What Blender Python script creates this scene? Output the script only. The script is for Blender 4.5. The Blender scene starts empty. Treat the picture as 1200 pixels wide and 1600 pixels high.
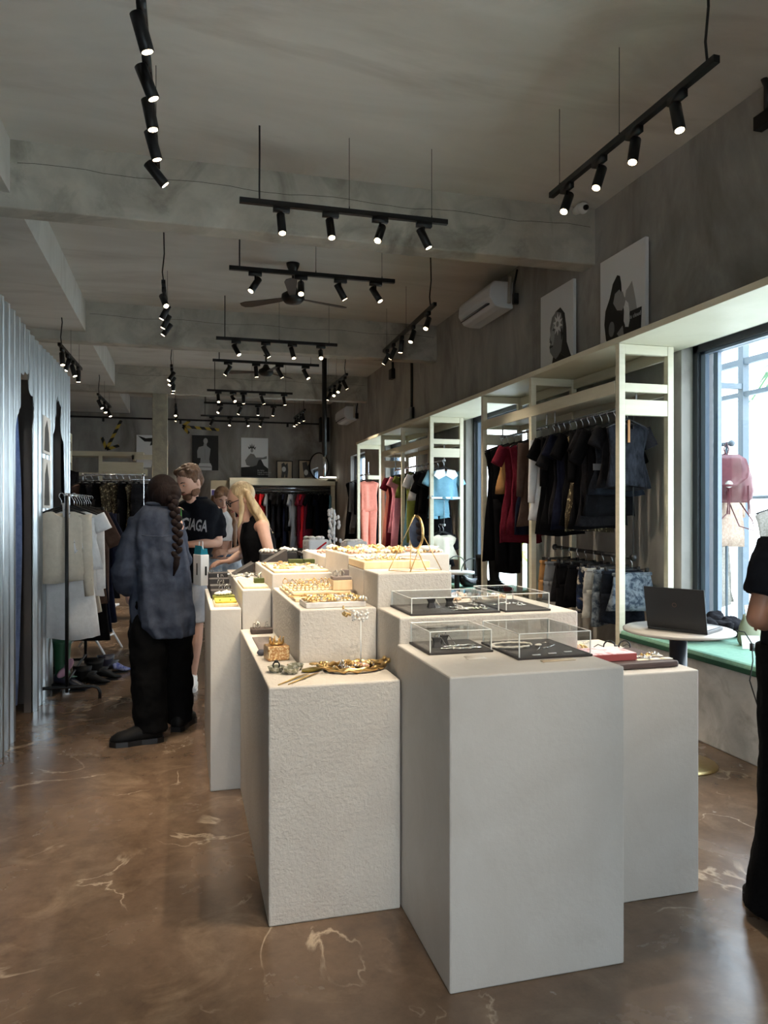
import bpy, math, random
from mathutils import Vector, Matrix, noise, Euler
R=math.radians; PI=math.pi; V=Vector
sc=bpy.context.scene; COL=sc.collection
# ---------------------------------------------------------------- camera, world, exposure
cd=bpy.data.cameras.new('camera'); cam=bpy.data.objects.new('camera',cd); COL.objects.link(cam)
cam.location=(0,0,1.42); cam.rotation_euler=(R(90),0,-math.atan(313/1155))
cd.sensor_fit='AUTO'; cd.sensor_width=36; cd.lens=1155/1600*36; cd.clip_start=.05; cd.clip_end=200
sc.camera=cam
SKY=5.5; SPOT=80.0
w=bpy.data.worlds.new('sky'); sc.world=w; w.use_nodes=True
nt=w.node_tree; bg=nt.nodes['Background']
tc=nt.nodes.new('ShaderNodeTexCoord'); sx=nt.nodes.new('ShaderNodeSeparateXYZ'); cr=nt.nodes.new('ShaderNodeValToRGB')
cr.color_ramp.elements[0].position=.0; cr.color_ramp.elements[0].color=(.93,.98,1,1)
cr.color_ramp.elements[1].position=.9; cr.color_ramp.elements[1].color=(.72,.86,1,1)
nt.links.new(tc.outputs['Generated'],sx.inputs[0]); nt.links.new(sx.outputs['Z'],cr.inputs[0]); nt.links.new(cr.outputs[0],bg.inputs['Color'])
bg.inputs['Strength'].default_value=SKY
def portal(loc,rot,sx_,sy_):
    l=bpy.data.lights.new('window_portal','AREA'); l.shape='RECTANGLE'; l.size=sx_; l.size_y=sy_; l.cycles.is_portal=True
    o=bpy.data.objects.new('window_portal',l); o.location=loc; o.rotation_euler=rot; COL.objects.link(o)
vs=sc.view_settings; vs.view_transform='Standard'; vs.look='None'; vs.gamma=1; vs.use_curve_mapping=False; vs.exposure=0.76
cy=sc.cycles; cy.use_denoising=True; cy.max_bounces=10; cy.diffuse_bounces=5; cy.glossy_bounces=4; cy.transparent_max_bounces=24; cy.transmission_bounces=6
cy.sample_clamp_indirect=6; cy.caustics_reflective=False; cy.caustics_refractive=False
# ---------------------------------------------------------------- helpers
def lin(c):
    if isinstance(c,(int,float)): c=(c,c,c)
    return tuple(((x/255)/12.92 if x/255<=.04045 else ((x/255+.055)/1.055)**2.4) for x in c)+(1,)
MATS={}
def M(name,c1,rough=.6,metal=0,c2=None,scale=6,bump=0,bscale=60,world=False,detail=5,stretch=(1,1,1),lo=.35,hi=.65,c3=None,s3=2,spec=.5,rvar=0,emit=None,es=0,sheen=0):
    if name in MATS: return MATS[name]
    m=bpy.data.materials.new(name); m.use_nodes=True; t=m.node_tree; N=t.nodes; L=t.links; b=N['Principled BSDF']
    b.inputs['Base Color'].default_value=lin(c1); b.inputs['Roughness'].default_value=rough; b.inputs['Metallic'].default_value=metal
    b.inputs['Specular IOR Level'].default_value=spec
    if sheen: b.inputs['Sheen Weight'].default_value=sheen
    if emit is not None: b.inputs['Emission Color'].default_value=lin(emit); b.inputs['Emission Strength'].default_value=es
    if c2 is not None or bump:
        if world: g=N.new('ShaderNodeNewGeometry').outputs['Position']
        else: g=N.new('ShaderNodeTexCoord').outputs['Object']
        mp=N.new('ShaderNodeMapping'); mp.inputs['Scale'].default_value=stretch; L.new(g,mp.inputs[0]); g=mp.outputs[0]
    def nz(s,d=detail,dist=0):
        n=N.new('ShaderNodeTexNoise'); n.inputs['Scale'].default_value=s; n.inputs['Detail'].default_value=d; n.inputs['Distortion'].default_value=dist; n.inputs['Roughness'].default_value=.6; L.new(g,n.inputs['Vector']); return n.outputs[0]
    def mr(i,a,b_,c=0,d=1):
        r=N.new('ShaderNodeMapRange'); r.clamp=True
        for k,v in zip((1,2,3,4),(a,b_,c,d)): r.inputs[k].default_value=v
        L.new(i,r.inputs[0]); return r.outputs[0]
    if c2 is not None:
        n=nz(scale,dist=.6); f=mr(n,lo,hi)
        mx=N.new('ShaderNodeMix'); mx.data_type='RGBA'; L.new(f,mx.inputs[0]); mx.inputs[6].default_value=lin(c1); mx.inputs[7].default_value=lin(c2); out=mx.outputs[2]
        if c3 is not None:
            n3=nz(s3,8,1.2); f3=mr(n3,.52,.72); m3=N.new('ShaderNodeMix'); m3.data_type='RGBA'; L.new(f3,m3.inputs[0]); L.new(out,m3.inputs[6]); m3.inputs[7].default_value=lin(c3); out=m3.outputs[2]
        L.new(out,b.inputs['Base Color'])
        if rvar: L.new(mr(n,.3,.7,rough-rvar,rough+rvar),b.inputs['Roughness'])
    if bump:
        bn=N.new('ShaderNodeBump'); bn.inputs['Strength'].default_value=bump; bn.inputs['Distance'].default_value=.01; L.new(nz(bscale,4),bn.inputs['Height']); L.new(bn.outputs[0],b.inputs['Normal'])
    MATS[name]=m; return m
def Mglass(name,tint=(1,1,1),fac=.08,rough=.02):
    if name in MATS: return MATS[name]
    m=bpy.data.materials.new(name); m.use_nodes=True; t=m.node_tree; N=t.nodes; L=t.links; N.remove(N['Principled BSDF'])
    tr=N.new('ShaderNodeBsdfTransparent'); tr.inputs[0].default_value=(*tint,1); gl=N.new('ShaderNodeBsdfGlossy'); gl.inputs['Roughness'].default_value=rough
    fr=N.new('ShaderNodeLayerWeight'); fr.inputs[0].default_value=.5; pw=N.new('ShaderNodeMath'); pw.operation='POWER'; pw.inputs[1].default_value=4; ma=N.new('ShaderNodeMath'); ma.operation='MULTIPLY_ADD'; ma.inputs[1].default_value=.45; ma.inputs[2].default_value=fac*.4; mx=N.new('ShaderNodeMixShader')
    L.new(fr.outputs['Facing'],pw.inputs[0]); L.new(pw.outputs[0],ma.inputs[0])
    L.new(ma.outputs[0],mx.inputs[0]); L.new(tr.outputs[0],mx.inputs[1]); L.new(gl.outputs[0],mx.inputs[2]); L.new(mx.outputs[0],N['Material Output'].inputs[0])
    MATS[name]=m; return m
class MB:
    def __init__(s): s.v=[]; s.f=[]; s.mi=[]; s.k=0; s.X=Matrix.Identity(4)
    def at(s,loc=(0,0,0),rot=(0,0,0)): s.X=Matrix.Translation(loc)@Euler(rot).to_matrix().to_4x4(); return s
    def add(s,vs_,fs):
        n=len(s.v); s.v+= [s.X@V(p) for p in vs_]; s.f+=[tuple(i+n for i in f) for f in fs]; s.mi+=[s.k]*len(fs); return s
    def box(s,a,b):
        x0,y0,z0=(min(a[i],b[i]) for i in range(3)); x1,y1,z1=(max(a[i],b[i]) for i in range(3))
        return s.add([(x0,y0,z0),(x1,y0,z0),(x1,y1,z0),(x0,y1,z0),(x0,y0,z1),(x1,y0,z1),(x1,y1,z1),(x0,y1,z1)],
            [(3,2,1,0),(4,5,6,7),(0,1,5,4),(1,2,6,5),(2,3,7,6),(3,0,4,7)])
    def loft(s,rings,cap=True,close=True):
        n=len(rings[0]); vs_=[p for r in rings for p in r]; fs=[]
        for i in range(len(rings)-1):
            for j in range(n if close else n-1):
                k=(j+1)%n; fs.append((i*n+j,i*n+k,(i+1)*n+k,(i+1)*n+j))
        if cap: fs.append(tuple(reversed(range(n)))); fs.append(tuple((len(rings)-1)*n+j for j in range(n)))
        return s.add(vs_,fs)
    def cyl(s,p0,p1,r0,r1=None,n=12,ry=1.0,cap=True):
        return s.tube([p0,p1],[r0,r0 if r1 is None else r1],n,cap=cap)
    def tube(s,path,r,n=8,cap=True,flat=1.0,up=None,closed=False):
        P=[V(p) for p in path]
        if not isinstance(r,(list,tuple)): r=[r]*len(P)
        rings=[]; prev=None
        for i,p in enumerate(P):
            d=(P[(i+1)%len(P)]-P[i-1]) if closed else (P[min(i+1,len(P)-1)]-P[max(i-1,0)])
            d.normalize()
            if prev is None:
                a=V(up) if up else (V((0,0,1)) if abs(d.z)<.9 else V((0,1,0)))
            else: a=prev
            e=(a-d*a.dot(d))
            if e.length<1e-6: e=d.orthogonal()
            e.normalize(); prev=e; g=d.cross(e)
            rings.append([p+e*math.cos(2*PI*j/n)*r[i]+g*math.sin(2*PI*j/n)*r[i]*flat for j in range(n)])
        if closed: rings.append(rings[0]); return s.loft(rings,cap=False)
        return s.loft(rings,cap)
    def ell(s,c,r,n=14,m=9,rot=None):
        if isinstance(r,(int,float)): r=(r,r,r)
        rm=Euler(rot).to_matrix() if rot else Matrix.Identity(3); vs_=[]; c=V(c)
        vs_.append(c+rm@V((0,0,r[2])))
        for i in range(1,m):
            t=PI*i/m
            for j in range(n): vs_.append(c+rm@V((r[0]*math.sin(t)*math.cos(2*PI*j/n),r[1]*math.sin(t)*math.sin(2*PI*j/n),r[2]*math.cos(t))))
        vs_.append(c+rm@V((0,0,-r[2]))); L=len(vs_)-1; fs=[(0,1+j,1+(j+1)%n) for j in range(n)]
        for i in range(m-2):
            for j in range(n): k=(j+1)%n; fs.append((1+i*n+j,1+(i+1)*n+j,1+(i+1)*n+k,1+i*n+k))
        fs+=[(L,1+(m-2)*n+(j+1)%n,1+(m-2)*n+j) for j in range(n)]
        return s.add(vs_,fs)
    def cap(s,p0,p1,r0,r1=None):
        r1=r0 if r1 is None else r1
        s.cyl(p0,p1,r0,r1,12); s.ell(p0,r0,12,8); s.ell(p1,r1,12,8); return s
    def caps(s,pts,rs):
        for i in range(len(pts)-1): s.cap(pts[i],pts[i+1],rs[i],rs[i+1])
        return s
    def prism(s,poly,y0,y1):  # polygon in xz extruded in y
        n=len(poly); vs_=[(x,y0,z) for x,z in poly]+[(x,y1,z) for x,z in poly]
        return s.add(vs_,[tuple(range(n)),tuple(reversed(range(n,2*n)))]+[(i,i+n,(i+1)%n+n,(i+1)%n) for i in range(n)])
    def prismz(s,poly,z0,z1):
        n=len(poly); vs_=[(x,y,z0) for x,y in poly]+[(x,y,z1) for x,y in poly]
        return s.add(vs_,[tuple(reversed(range(n))),tuple(range(n,2*n))]+[(i,(i+1)%n,(i+1)%n+n,i+n) for i in range(n)])
    def lathe(s,prof,c=(0,0,0),n=24):
        return s.loft([[V(c)+V((r*math.cos(2*PI*j/n),r*math.sin(2*PI*j/n),z)) for j in range(n)] for r,z in prof],True)
    def torus(s,c,R_,r,n=20,m=6,axis='z',sx=1,sy=1):
        p=[]
        for j in range(n):
            a=2*PI*j/n; x,y=R_*math.cos(a)*sx,R_*math.sin(a)*sy
            q={'z':(x,y,0),'y':(x,0,y),'x':(0,x,y)}[axis]; p.append(V(c)+V(q))
        return s.tube(p,r,m,closed=True,up={'z':(0,0,1),'y':(0,1,0),'x':(1,0,0)}[axis])
    def build(s,name,mat,parent=None,smooth=False,loc=None,bevel=0,remesh=0,disp=None,kind=None,label=None):
        me=bpy.data.meshes.new(name); me.from_pydata([tuple(p) for p in s.v],[],s.f)
        for m_ in (mat if isinstance(mat,(list,tuple)) else [mat]): me.materials.append(m_)
        if any(s.mi): me.polygons.foreach_set('material_index',s.mi)
        if smooth: me.polygons.foreach_set('use_smooth',[True]*len(me.polygons))
        me.update(); o=bpy.data.objects.new(name,me); COL.objects.link(o)
        if parent: o.parent=parent
        if loc: o.location=loc
        if bevel: md=o.modifiers.new('b','BEVEL'); md.width=bevel; md.segments=2; md.limit_method='ANGLE'
        if remesh:
            md=o.modifiers.new('r','REMESH'); md.mode='VOXEL'; md.voxel_size=remesh; md.use_smooth_shade=True
            md=o.modifiers.new('s','SMOOTH'); md.factor=.5; md.iterations=2
            if disp:
                tx=bpy.data.textures.new('folds','CLOUDS'); tx.noise_scale=disp[1]; tx.noise_depth=2
                md=o.modifiers.new('d','DISPLACE'); md.texture=tx; md.strength=disp[0]; md.mid_level=.5
        if kind: o['kind']=kind
        if label: o['label']=label
        return o
def tag(o,label,cat,group=None):
    o['label']=label; o['category']=cat
    if group: o['group']=group
    return o
def thing(name,label,cat,loc=(0,0,0),rz=0,group=None):
    o=bpy.data.objects.new(name,None); o.empty_display_size=.1; COL.objects.link(o); o.location=loc; o.rotation_euler=(0,0,rz); return tag(o,label,cat,group)
def struct(name,mb,mat,parent=None,**k):
    o=mb.build(name,mat,parent,**k)
    if parent is None: o['kind']='structure'
    return o
def dup(root,loc,rot=None,label=None,group=None,scale=None):
    r=root.copy(); COL.objects.link(r); r.location=loc
    if rot is not None: r.rotation_euler=rot if not isinstance(rot,(int,float)) else (0,0,rot)
    if label: r['label']=label
    if group: r['group']=group
    if scale: r.scale=scale
    for ch in root.children:
        c=ch.copy(); COL.objects.link(c); c.parent=r
        for g in ch.children:
            d=g.copy(); COL.objects.link(d); d.parent=c
    return r
def text(s,size,mat,name='lettering',parent=None,loc=(0,0,0),rot=(0,0,0),ext=.0008,bold=0,align='LEFT',bend=None):
    cu=bpy.data.curves.new('t','FONT'); cu.body=s; cu.size=size; cu.extrude=ext; cu.offset=bold; cu.align_x=align; cu.resolution_u=2
    t=bpy.data.objects.new('t',cu); COL.objects.link(t); dg=bpy.context.evaluated_depsgraph_get()
    me=bpy.data.meshes.new_from_object(t.evaluated_get(dg)); bpy.data.objects.remove(t)
    if bend:
        for v in me.vertices: v.co=bend(v.co)
    me.materials.clear(); me.materials.append(mat); o=bpy.data.objects.new(name,me); COL.objects.link(o); o.location=loc; o.rotation_euler=rot
    if parent: o.parent=parent
    return o
ORD=['first','second','third','fourth','fifth','sixth','seventh','eighth','ninth','tenth','eleventh','twelfth','thirteenth','fourteenth','fifteenth','sixteenth','seventeenth','eighteenth','nineteenth','twentieth','twenty-first','twenty-second','twenty-third','twenty-fourth','twenty-fifth','twenty-sixth','twenty-seventh','twenty-eighth','twenty-ninth','thirtieth']
# ---------------------------------------------------------------- materials
wallm=M('concrete_wall',(138,135,130),.75,c2=(176,172,166),scale=1.6,bump=.25,bscale=14,world=True,c3=(112,107,101),s3=.9,stretch=(1,1,.45))
ceilm=M('concrete_ceiling',(200,196,188),.8,c2=(216,213,206),scale=.9,bump=.12,bscale=10,world=True,stretch=(.5,1.6,1),c3=(186,181,173),s3=.7)
beamm=M('concrete_beam',(166,161,150),.8,c2=(194,189,177),scale=2.2,bump=.3,bscale=18,world=True,c3=(126,122,112),s3=1.4)
floorm=M('polished_concrete',(92,75,61),.22,c2=(112,93,77),scale=2.6,bump=.05,bscale=16,world=True,c3=(126,107,89),s3=3.2,rvar=.1,lo=.25,hi=.75,detail=12)
def floor_veins(m):
    t=m.node_tree; N=t.nodes; L=t.links; b=N['Principled BSDF']; src=b.inputs['Base Color'].links[0].from_socket; g=N.new('ShaderNodeNewGeometry').outputs['Position']
    n=N.new('ShaderNodeTexNoise'); n.inputs['Scale'].default_value=1.9; n.inputs['Detail'].default_value=8; n.inputs['Distortion'].default_value=.8; L.new(g,n.inputs['Vector'])
    a=N.new('ShaderNodeMath'); a.operation='SUBTRACT'; a.inputs[1].default_value=.5; L.new(n.outputs[0],a.inputs[0]); c=N.new('ShaderNodeMath'); c.operation='ABSOLUTE'; L.new(a.outputs[0],c.inputs[0])
    r=N.new('ShaderNodeMapRange'); r.inputs[1].default_value=0; r.inputs[2].default_value=.012; r.inputs[3].default_value=1; r.inputs[4].default_value=0; L.new(c.outputs[0],r.inputs[0])
    n2=N.new('ShaderNodeTexNoise'); n2.inputs['Scale'].default_value=2.3; n2.inputs['Detail'].default_value=3; L.new(g,n2.inputs['Vector']); r2=N.new('ShaderNodeMapRange'); r2.inputs[1].default_value=.5; r2.inputs[2].default_value=.62; r2.inputs[4].default_value=.6; L.new(n2.outputs[0],r2.inputs[0])
    mu=N.new('ShaderNodeMath'); mu.operation='MULTIPLY'; L.new(r.outputs[0],mu.inputs[0]); L.new(r2.outputs[0],mu.inputs[1])
    mx=N.new('ShaderNodeMix'); mx.data_type='RGBA'; L.new(mu.outputs[0],mx.inputs[0]); L.new(src,mx.inputs[6]); mx.inputs[7].default_value=lin((196,178,156)); 
    n3=N.new('ShaderNodeTexNoise'); n3.inputs['Scale'].default_value=14; n3.inputs['Detail'].default_value=10; n3.inputs['Roughness'].default_value=.7; L.new(g,n3.inputs['Vector']); r3=N.new('ShaderNodeMapRange'); r3.inputs[1].default_value=.3; r3.inputs[2].default_value=.7; r3.inputs[3].default_value=.8; r3.inputs[4].default_value=1.18; L.new(n3.outputs[0],r3.inputs[0])
    m2=N.new('ShaderNodeMix'); m2.data_type='RGBA'; m2.blend_type='MULTIPLY'; m2.inputs[0].default_value=1; L.new(mx.outputs[2],m2.inputs[6]); L.new(r3.outputs[0],m2.inputs[7]); L.new(m2.outputs[2],b.inputs['Base Color'])
floor_veins(floorm)
plast=M('white_plaster',(186,181,174),.5,c2=(194,190,184),scale=3,bump=.14,bscale=45,c3=(178,173,165),s3=1.3)
plastr=M('rough_plaster',(186,179,170),.6,c2=(196,190,181),scale=3,bump=.45,bscale=70)
cream=M('cream_painted_wood',(208,202,178),.5,c2=(216,210,188),scale=3,stretch=(1,1,8),bump=.04)
blk=M('black_metal',(13,13,15),.45,spec=.4); blkm=M('black_matte',(16,16,18),.8,spec=.2)
steel=M('chrome_steel',(190,192,195),.22,1); galv=M('galvanised_sheet',(186,194,198),.34,1,c2=(206,214,218),scale=40,stretch=(1,1,.15),bump=.05,bscale=200)
gold=M('gold_metal',(206,168,108),.28,1,c2=(220,186,128),scale=60); silver=M('silver_metal',(205,202,196),.25,1)
brass=M('brushed_brass',(186,160,110),.32,1,c2=(196,172,120),scale=50)
glass=Mglass('window_glass',(.95,.98,1.0),.1); acry=Mglass('acrylic',(.96,.97,.97),.12); acre=M('acrylic_edge',(225,228,226),.15,spec=.8)
frm=M('window_frame_dark',(44,48,54),.4); sash=M('window_sash_bluegrey',(118,134,152),.4)
white=M('white_paint',(232,232,230),.45); lens=M('lamp_lens',(255,240,215),.3,emit=(255,226,180),es=14)
green=M('sage_cushion_fabric',(126,170,148),.9,c2=(140,184,160),scale=30,bump=.1,bscale=300); greend=M('dark_green_piping',(32,74,56),.9)
skinm=M('skin',(206,160,136),.5,c2=(214,168,146),scale=12); skin2=M('skin_tanned',(150,104,80),.5,c2=(158,112,88),scale=12)
def cloth(name,c,c2=None,**k): return M(name,c,.85,c2=c2 if c2 is not None else tuple(min(255,x+9) for x in (c if isinstance(c,tuple) else (c,c,c))),scale=k.pop('scale',25),bump=k.pop('bump',.15),bscale=k.pop('bscale',120),spec=.08,**k)
C_black=cloth('black_cloth',(10,10,12),(15,15,18)); C_black2=cloth('faded_black_cloth',(22,21,24),(32,31,33)); C_navy=cloth('navy_cloth',(14,17,32)); C_burg=cloth('burgundy_cloth',(92,22,36)); C_red=cloth('red_cloth',(176,28,34))
C_white=cloth('white_cloth',(230,230,230)); C_cream=cloth('cream_cloth',(216,206,188)); C_grey=cloth('grey_cloth',(112,114,118)); C_brown=cloth('brown_cloth',(74,58,52)); C_pink=cloth('pink_cloth',(224,150,168)); C_coral=cloth('coral_cloth',(240,148,130))
C_blue=cloth('light_blue_cloth',(116,164,186)); C_olive=cloth('olive_cloth',(120,128,62)); C_tan=cloth('tan_cloth',(168,124,78)); C_camo=cloth('patchwork_camouflage',(34,42,58),(190,178,160),scale=14,lo=.5,hi=.6,c3=(44,58,92),s3=9)
C_denim=cloth('acid_wash_denim',(54,64,76),(118,127,135),scale=22,lo=.4,hi=.6); C_denimd=cloth('dark_denim',(18,21,27),(30,34,42)); C_knit=cloth('cable_knit',(20,22,27),(46,48,55),scale=26,bump=.6,bscale=70,stretch=(1,1,.4)); C_light=cloth('pale_grey_denim',(168,166,158),(190,188,182))
C_seq=cloth('sequinned_cloth',(64,56,44),(180,166,132),scale=60,lo=.55,hi=.62,stretch=(1,1,.5))
# ---------------------------------------------------------------- room shell
RW=3.65; BY=18.8; LW=-3.4; FY=-3.2; CZ=4.2
struct('floor',MB().box((LW-.3,FY-.3,-.2),(RW+.3,BY+.3,0)),floorm)
struct('ceiling',MB().box((-1.25,FY-.3,CZ),(RW+.3,BY+.3,CZ+.25)),ceilm)
struct('trim_1',MB().box((LW-.3,FY-.3,3.8),(-1.25,BY+.3,CZ+.25)),ceilm)
for i,y in enumerate((6.05,10.45,14.78)):
    struct('trim_%d'%(i+2),MB().box((LW,y,3.69-.02*(i%2)),(RW+.02,y+.22,CZ+.02)),beamm,bevel=.012)
for i,y in enumerate((6.05,10.45,14.78)):
    MB().tube([(-1.2+x*.12,y+.0015,4.03+.012*math.sin(x*.7+i)+.008*noise.noise(V((x*.9,i,0)))) for x in range(41)],.0035,4).build('crack_line',M('crack_dark',(70,66,60),.9),bpy.data.objects['trim_%d'%(i+2)])
struct('wall_back',MB().box((LW-.3,BY,-.1),(RW+.3,BY+.25,CZ+.1)),wallm)
struct('wall_left',MB().box((LW-.3,FY-.3,-.1),(LW,BY+.3,CZ+.1)),wallm)
WIN=[(1.3,4.83),(7.45,9.27),(11.5,13.35),(15.0,16.35)]; WZ0,WZ1=.42,2.68
mb=MB(); prev=FY-.3
for a,b in WIN:
    mb.box((RW,prev,-.1),(RW+.28,a,CZ+.1)); mb.box((RW,a,-.1),(RW+.28,b,WZ0)); mb.box((RW,a,WZ1),(RW+.28,b,CZ+.1)); prev=b
mb.box((RW,prev,-.1),(RW+.28,BY+.3,CZ+.1)); struct('wall_right',mb,wallm)
mb=MB().box((LW-.3,FY-.28,-.1),(-1.5,FY,CZ+.1)).box((1.1,FY-.28,-.1),(RW+.3,FY,CZ+.1)).box((-1.5,FY-.28,2.6),(1.1,FY,CZ+.1)); struct('wall_front',mb,wallm)
def window(i,a,b):
    e=bpy.data.objects.new('window_%d'%i,None); COL.objects.link(e); e['kind']='structure'; e.location=(RW+.1,a,WZ0); W=b-a; H=WZ1-WZ0
    f=MB(); t=.055
    for p,q in (((0,0,0),(.14,t,H)),((0,W-t,0),(.14,W,H)),((0,0,0),(.14,W,t)),((0,0,H-t),(.14,W,H))): f.box(p,q)
    f.build('window_frame',frm,e)
    s=MB(); u=.05
    for k in (0,1):
        x=.03+.045*k; y0,y1=((t,W-t-.0) if k==0 else (t,W-t-.08)); 
        for p,q in (((x,y0,t),(x+.035,y0+u,H-t)),((x,y1-u,t),(x+.035,y1,H-t)),((x,y0,t),(x+.035,y1,t+.03)),((x,y0,H-t-.02),(x+.035,y1,H-t))): s.box(p,q)
    s.build('sash',sash,e); MB().box((.045,t+.02,t+.02),(.05,W-t-.02,H-t-.02)).build('pane',glass,e)
    portal((RW+.3,(a+b)/2,(WZ0+WZ1)/2),(0,R(90),0),H,W)
for i,(a,b) in enumerate(WIN): window(i+1,a,b)
e=bpy.data.objects.new('window_5',None); COL.objects.link(e); e['kind']='structure'; f=MB()
for x in (-1.5,-.23,1.04): f.box((x,FY-.12,0),(x+.06,FY-.05,2.6))
f.box((-1.5,FY-.12,2.54),(1.1,FY-.05,2.6)); f.box((-1.5,FY-.12,0),(1.1,FY-.05,.06)); f.build('window_frame',frm,e)
MB().box((-1.45,FY-.09,.05),(1.05,FY-.08,2.55)).build('pane',glass,e); portal((-.2,FY-.3,1.3),(R(-90),0,0),2.6,2.6)
# column
struct('trim_6',MB().box((-.58,14.8,0),(-.30,15.08,3.7)),M('column_concrete',(150,146,132),.8,c2=(176,168,148),scale=5,bump=.4,bscale=30,world=True),bevel=.01)
# outside ground and boundary wall
struct('ground_outside',MB().box((RW+.28,-30,-.3),(40,60,-.02)).box((-30,-40,-.3),(RW+.28,FY-.3,-.02)),M('pale_paving',(226,226,220),.9,c2=(214,214,208),scale=1,world=True))
# ---------------------------------------------------------------- pedestals
def pedestal(a,b,z,label,m=plast,poly=None):
    mb=MB()
    if poly: mb.prismz([(x-a[0],y-a[1]) for x,y in poly],0,z)
    else: mb.box((0,0,0),(b[0]-a[0],b[1]-a[1],z))
    o=mb.build('display_plinth',m,None,bevel=.006); o.location=(a[0],a[1],0); return tag(o,label,'plinth','white plaster display plinths')
pedestal((.755,2.046),(1.338,2.606),.935,'tall white plaster plinth nearest the camera, with two low clear cases on top')
pedestal((1.342,2.36),(1.86,3.05),.83,'lower white plinth at the right of the nearest one, with pink box and earrings',poly=[(1.342,2.36),(1.86,2.36),(1.86,3.05),(1.504,3.05),(1.504,2.608),(1.342,2.608)])
pedestal((.767,2.612),(1.5,3.2),1.03,'wide white plinth directly behind the nearest one, with two clear cases',plastr,poly=[(.767,2.612),(1.5,2.612),(1.5,3.2),(1.094,3.2),(1.094,2.926),(.767,2.926)])
pedestal((.767,2.93),(1.09,3.17),1.168,'white plinth block carrying the small round gold table mirror',plastr)
pedestal((.767,3.175),(1.09,3.49),1.165,'white plinth behind the mirror plinth under a pale wooden tray')
pedestal((.767,3.5),(1.29,4.09),1.212,'highest white plinth at the back right covered in rows of jewellery')
pedestal((.767,4.1),(1.2,4.9),1.168,'white plinth at the far back right, behind the highest one')
pedestal((.28,2.54),(.75,3.84),.82,'white plinth with the oval gold tray and glass jewellery box on top',plastr,poly=[(.28,2.54),(.75,2.54),(.75,2.925),(.438,2.925),(.438,3.84),(.28,3.84)])
pedestal((.445,2.93),(.762,3.84),1.03,'white plinth in the middle covered with trays of small jewellery',plastr)
pedestal((.13,3.85),(.286,4.89),.926,'lowest plinth at the far left with yellow and black ring boxes')
pedestal((.29,3.85),(.438,5.24),1.02,'narrow white plinth stepping up from the lowest left one')
pedestal((.442,3.85),(.76,4.79),1.10,'white plinth with the pale wooden earring board and dark green boxes')
# ---------------------------------------------------------------- right wall shelving
SX0,SX1=3.06,3.52; ZT=2.695
def post(mb,x,y,z0=0,z1=ZT-.045,t=.05): mb.box((x,y-t/2,z0),(x+t,y+t/2,z1))
top=MB().box((SX0-.01,-1.0,ZT-.045),(RW,13.22,ZT)); top.build('shelf_top_board',cream,None,bevel=.003)
tag(bpy.data.objects['shelf_top_board'],'long cream wooden top board running above the window shelving','shelf')
def shelfunit(label,y0,y1,ym,y2=None):
    t=thing('shelving_frame',label,'shelf',(SX0,y0,0),0,'cream shelving frames along the window wall')
    def B(n,a,b): MB().box((a[0]-SX0,a[1]-y0,a[2]),(b[0]-SX0,b[1]-y0,b[2])).build(n,cream,t,bevel=.003)
    p=.05; zb=ZT-.047
    for y in (y0,ym,y1):
        B('post',(SX0,y-.025,0),(SX0+p,y+.025,zb)); B('post',(SX1-p,y-.025,0),(SX1,y+.025,zb))
        if y!=ym or 1: B('crossbar',(SX0+p,y-.022,zb-.07),(SX1-p,y+.022,zb))
    for y in (y0,y1):
        B('crossbar',(SX0+p,y-.022,2.30),(SX1-p,y+.022,2.365)); B('crossbar',(SX0+p,y-.022,2.13),(SX1-p,y+.022,2.245))
    B('front_rail',(SX0-.004,y0+.03,2.29),(SX0+.03,y1-.03,2.385)); B('rear_rail',(SX1-.03,y0+.03,2.29),(SX1,y1-.03,2.385)); B('shelf_board',(SX0+.03,y0+.03,2.345),(SX1-.03,y1-.03,2.365))
    B('rear_rail',(SX1-.03,y0+.03,2.56),(SX1,y1-.03,2.645))
    return t
U1=shelfunit('cream wooden shelving frame between the two nearest windows, holding the dark clothes',4.77,7.31,6.18)
U2=shelfunit('cream wooden shelving frame beyond the second window, holding pink and blue clothes',9.05,11.46,10.33)
U3=thing('shelving_frame','farthest cream frame on the window wall, holding the coral jumpsuit','shelf',(SX0,13.17,0),0,'cream shelving frames along the window wall')
for x in (0,.46-.05): MB().box((x,-.025,0),(x+.05,.025,ZT-.047)).build('post',cream,U3,bevel=.003)
MB().box((.05,-.022,ZT-.12),(.41,.022,ZT-.047)).build('crossbar',cream,U3); MB().box((.2,-.04,2.02),(.5,.02,2.09)).build('crossbar',cream,U3)
def rail(name,label,p0,p1,r=.013,m=steel,drop=None,dz=2.34):
    mid=((p0[0]+p1[0])/2,(p0[1]+p1[1])/2,0); t=thing(name,label,'rail',mid)
    q=lambda p:(p[0]-mid[0],p[1]-mid[1],p[2])
    MB().cyl(q(p0),q(p1),r,r,10).build('rail_bar',m,t,True)
    for p in (p0,p1):
        MB().ell(q(p),r*1.7,10,6).build('end_cap',m,t,True)
        if drop: MB().cyl(q(p),(q(p)[0],q(p)[1],dz),.003 if drop=='wire' else .008,None,6).build('hanger_rod',m,t)
    return t
rail('clothes_rail','chrome clothes rail in the nearest frame, above the black tops',(3.28,4.86,2.215),(3.28,6.12,2.215),drop='rod')
rail('clothes_rail','chrome clothes rail holding the burgundy dresses',(3.28,6.28,2.215),(3.28,7.27,2.215),drop='rod')
rail('clothes_rail','low black clothes rail on wires holding shorts and denim skirts',(3.28,4.9,1.075),(3.28,6.12,1.10),.017,blk,'wire',2.2)
rail('clothes_rail','clothes rail in the second frame with pink and olive garments',(3.28,9.1,2.09),(3.28,11.4,2.09),drop='rod')
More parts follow.
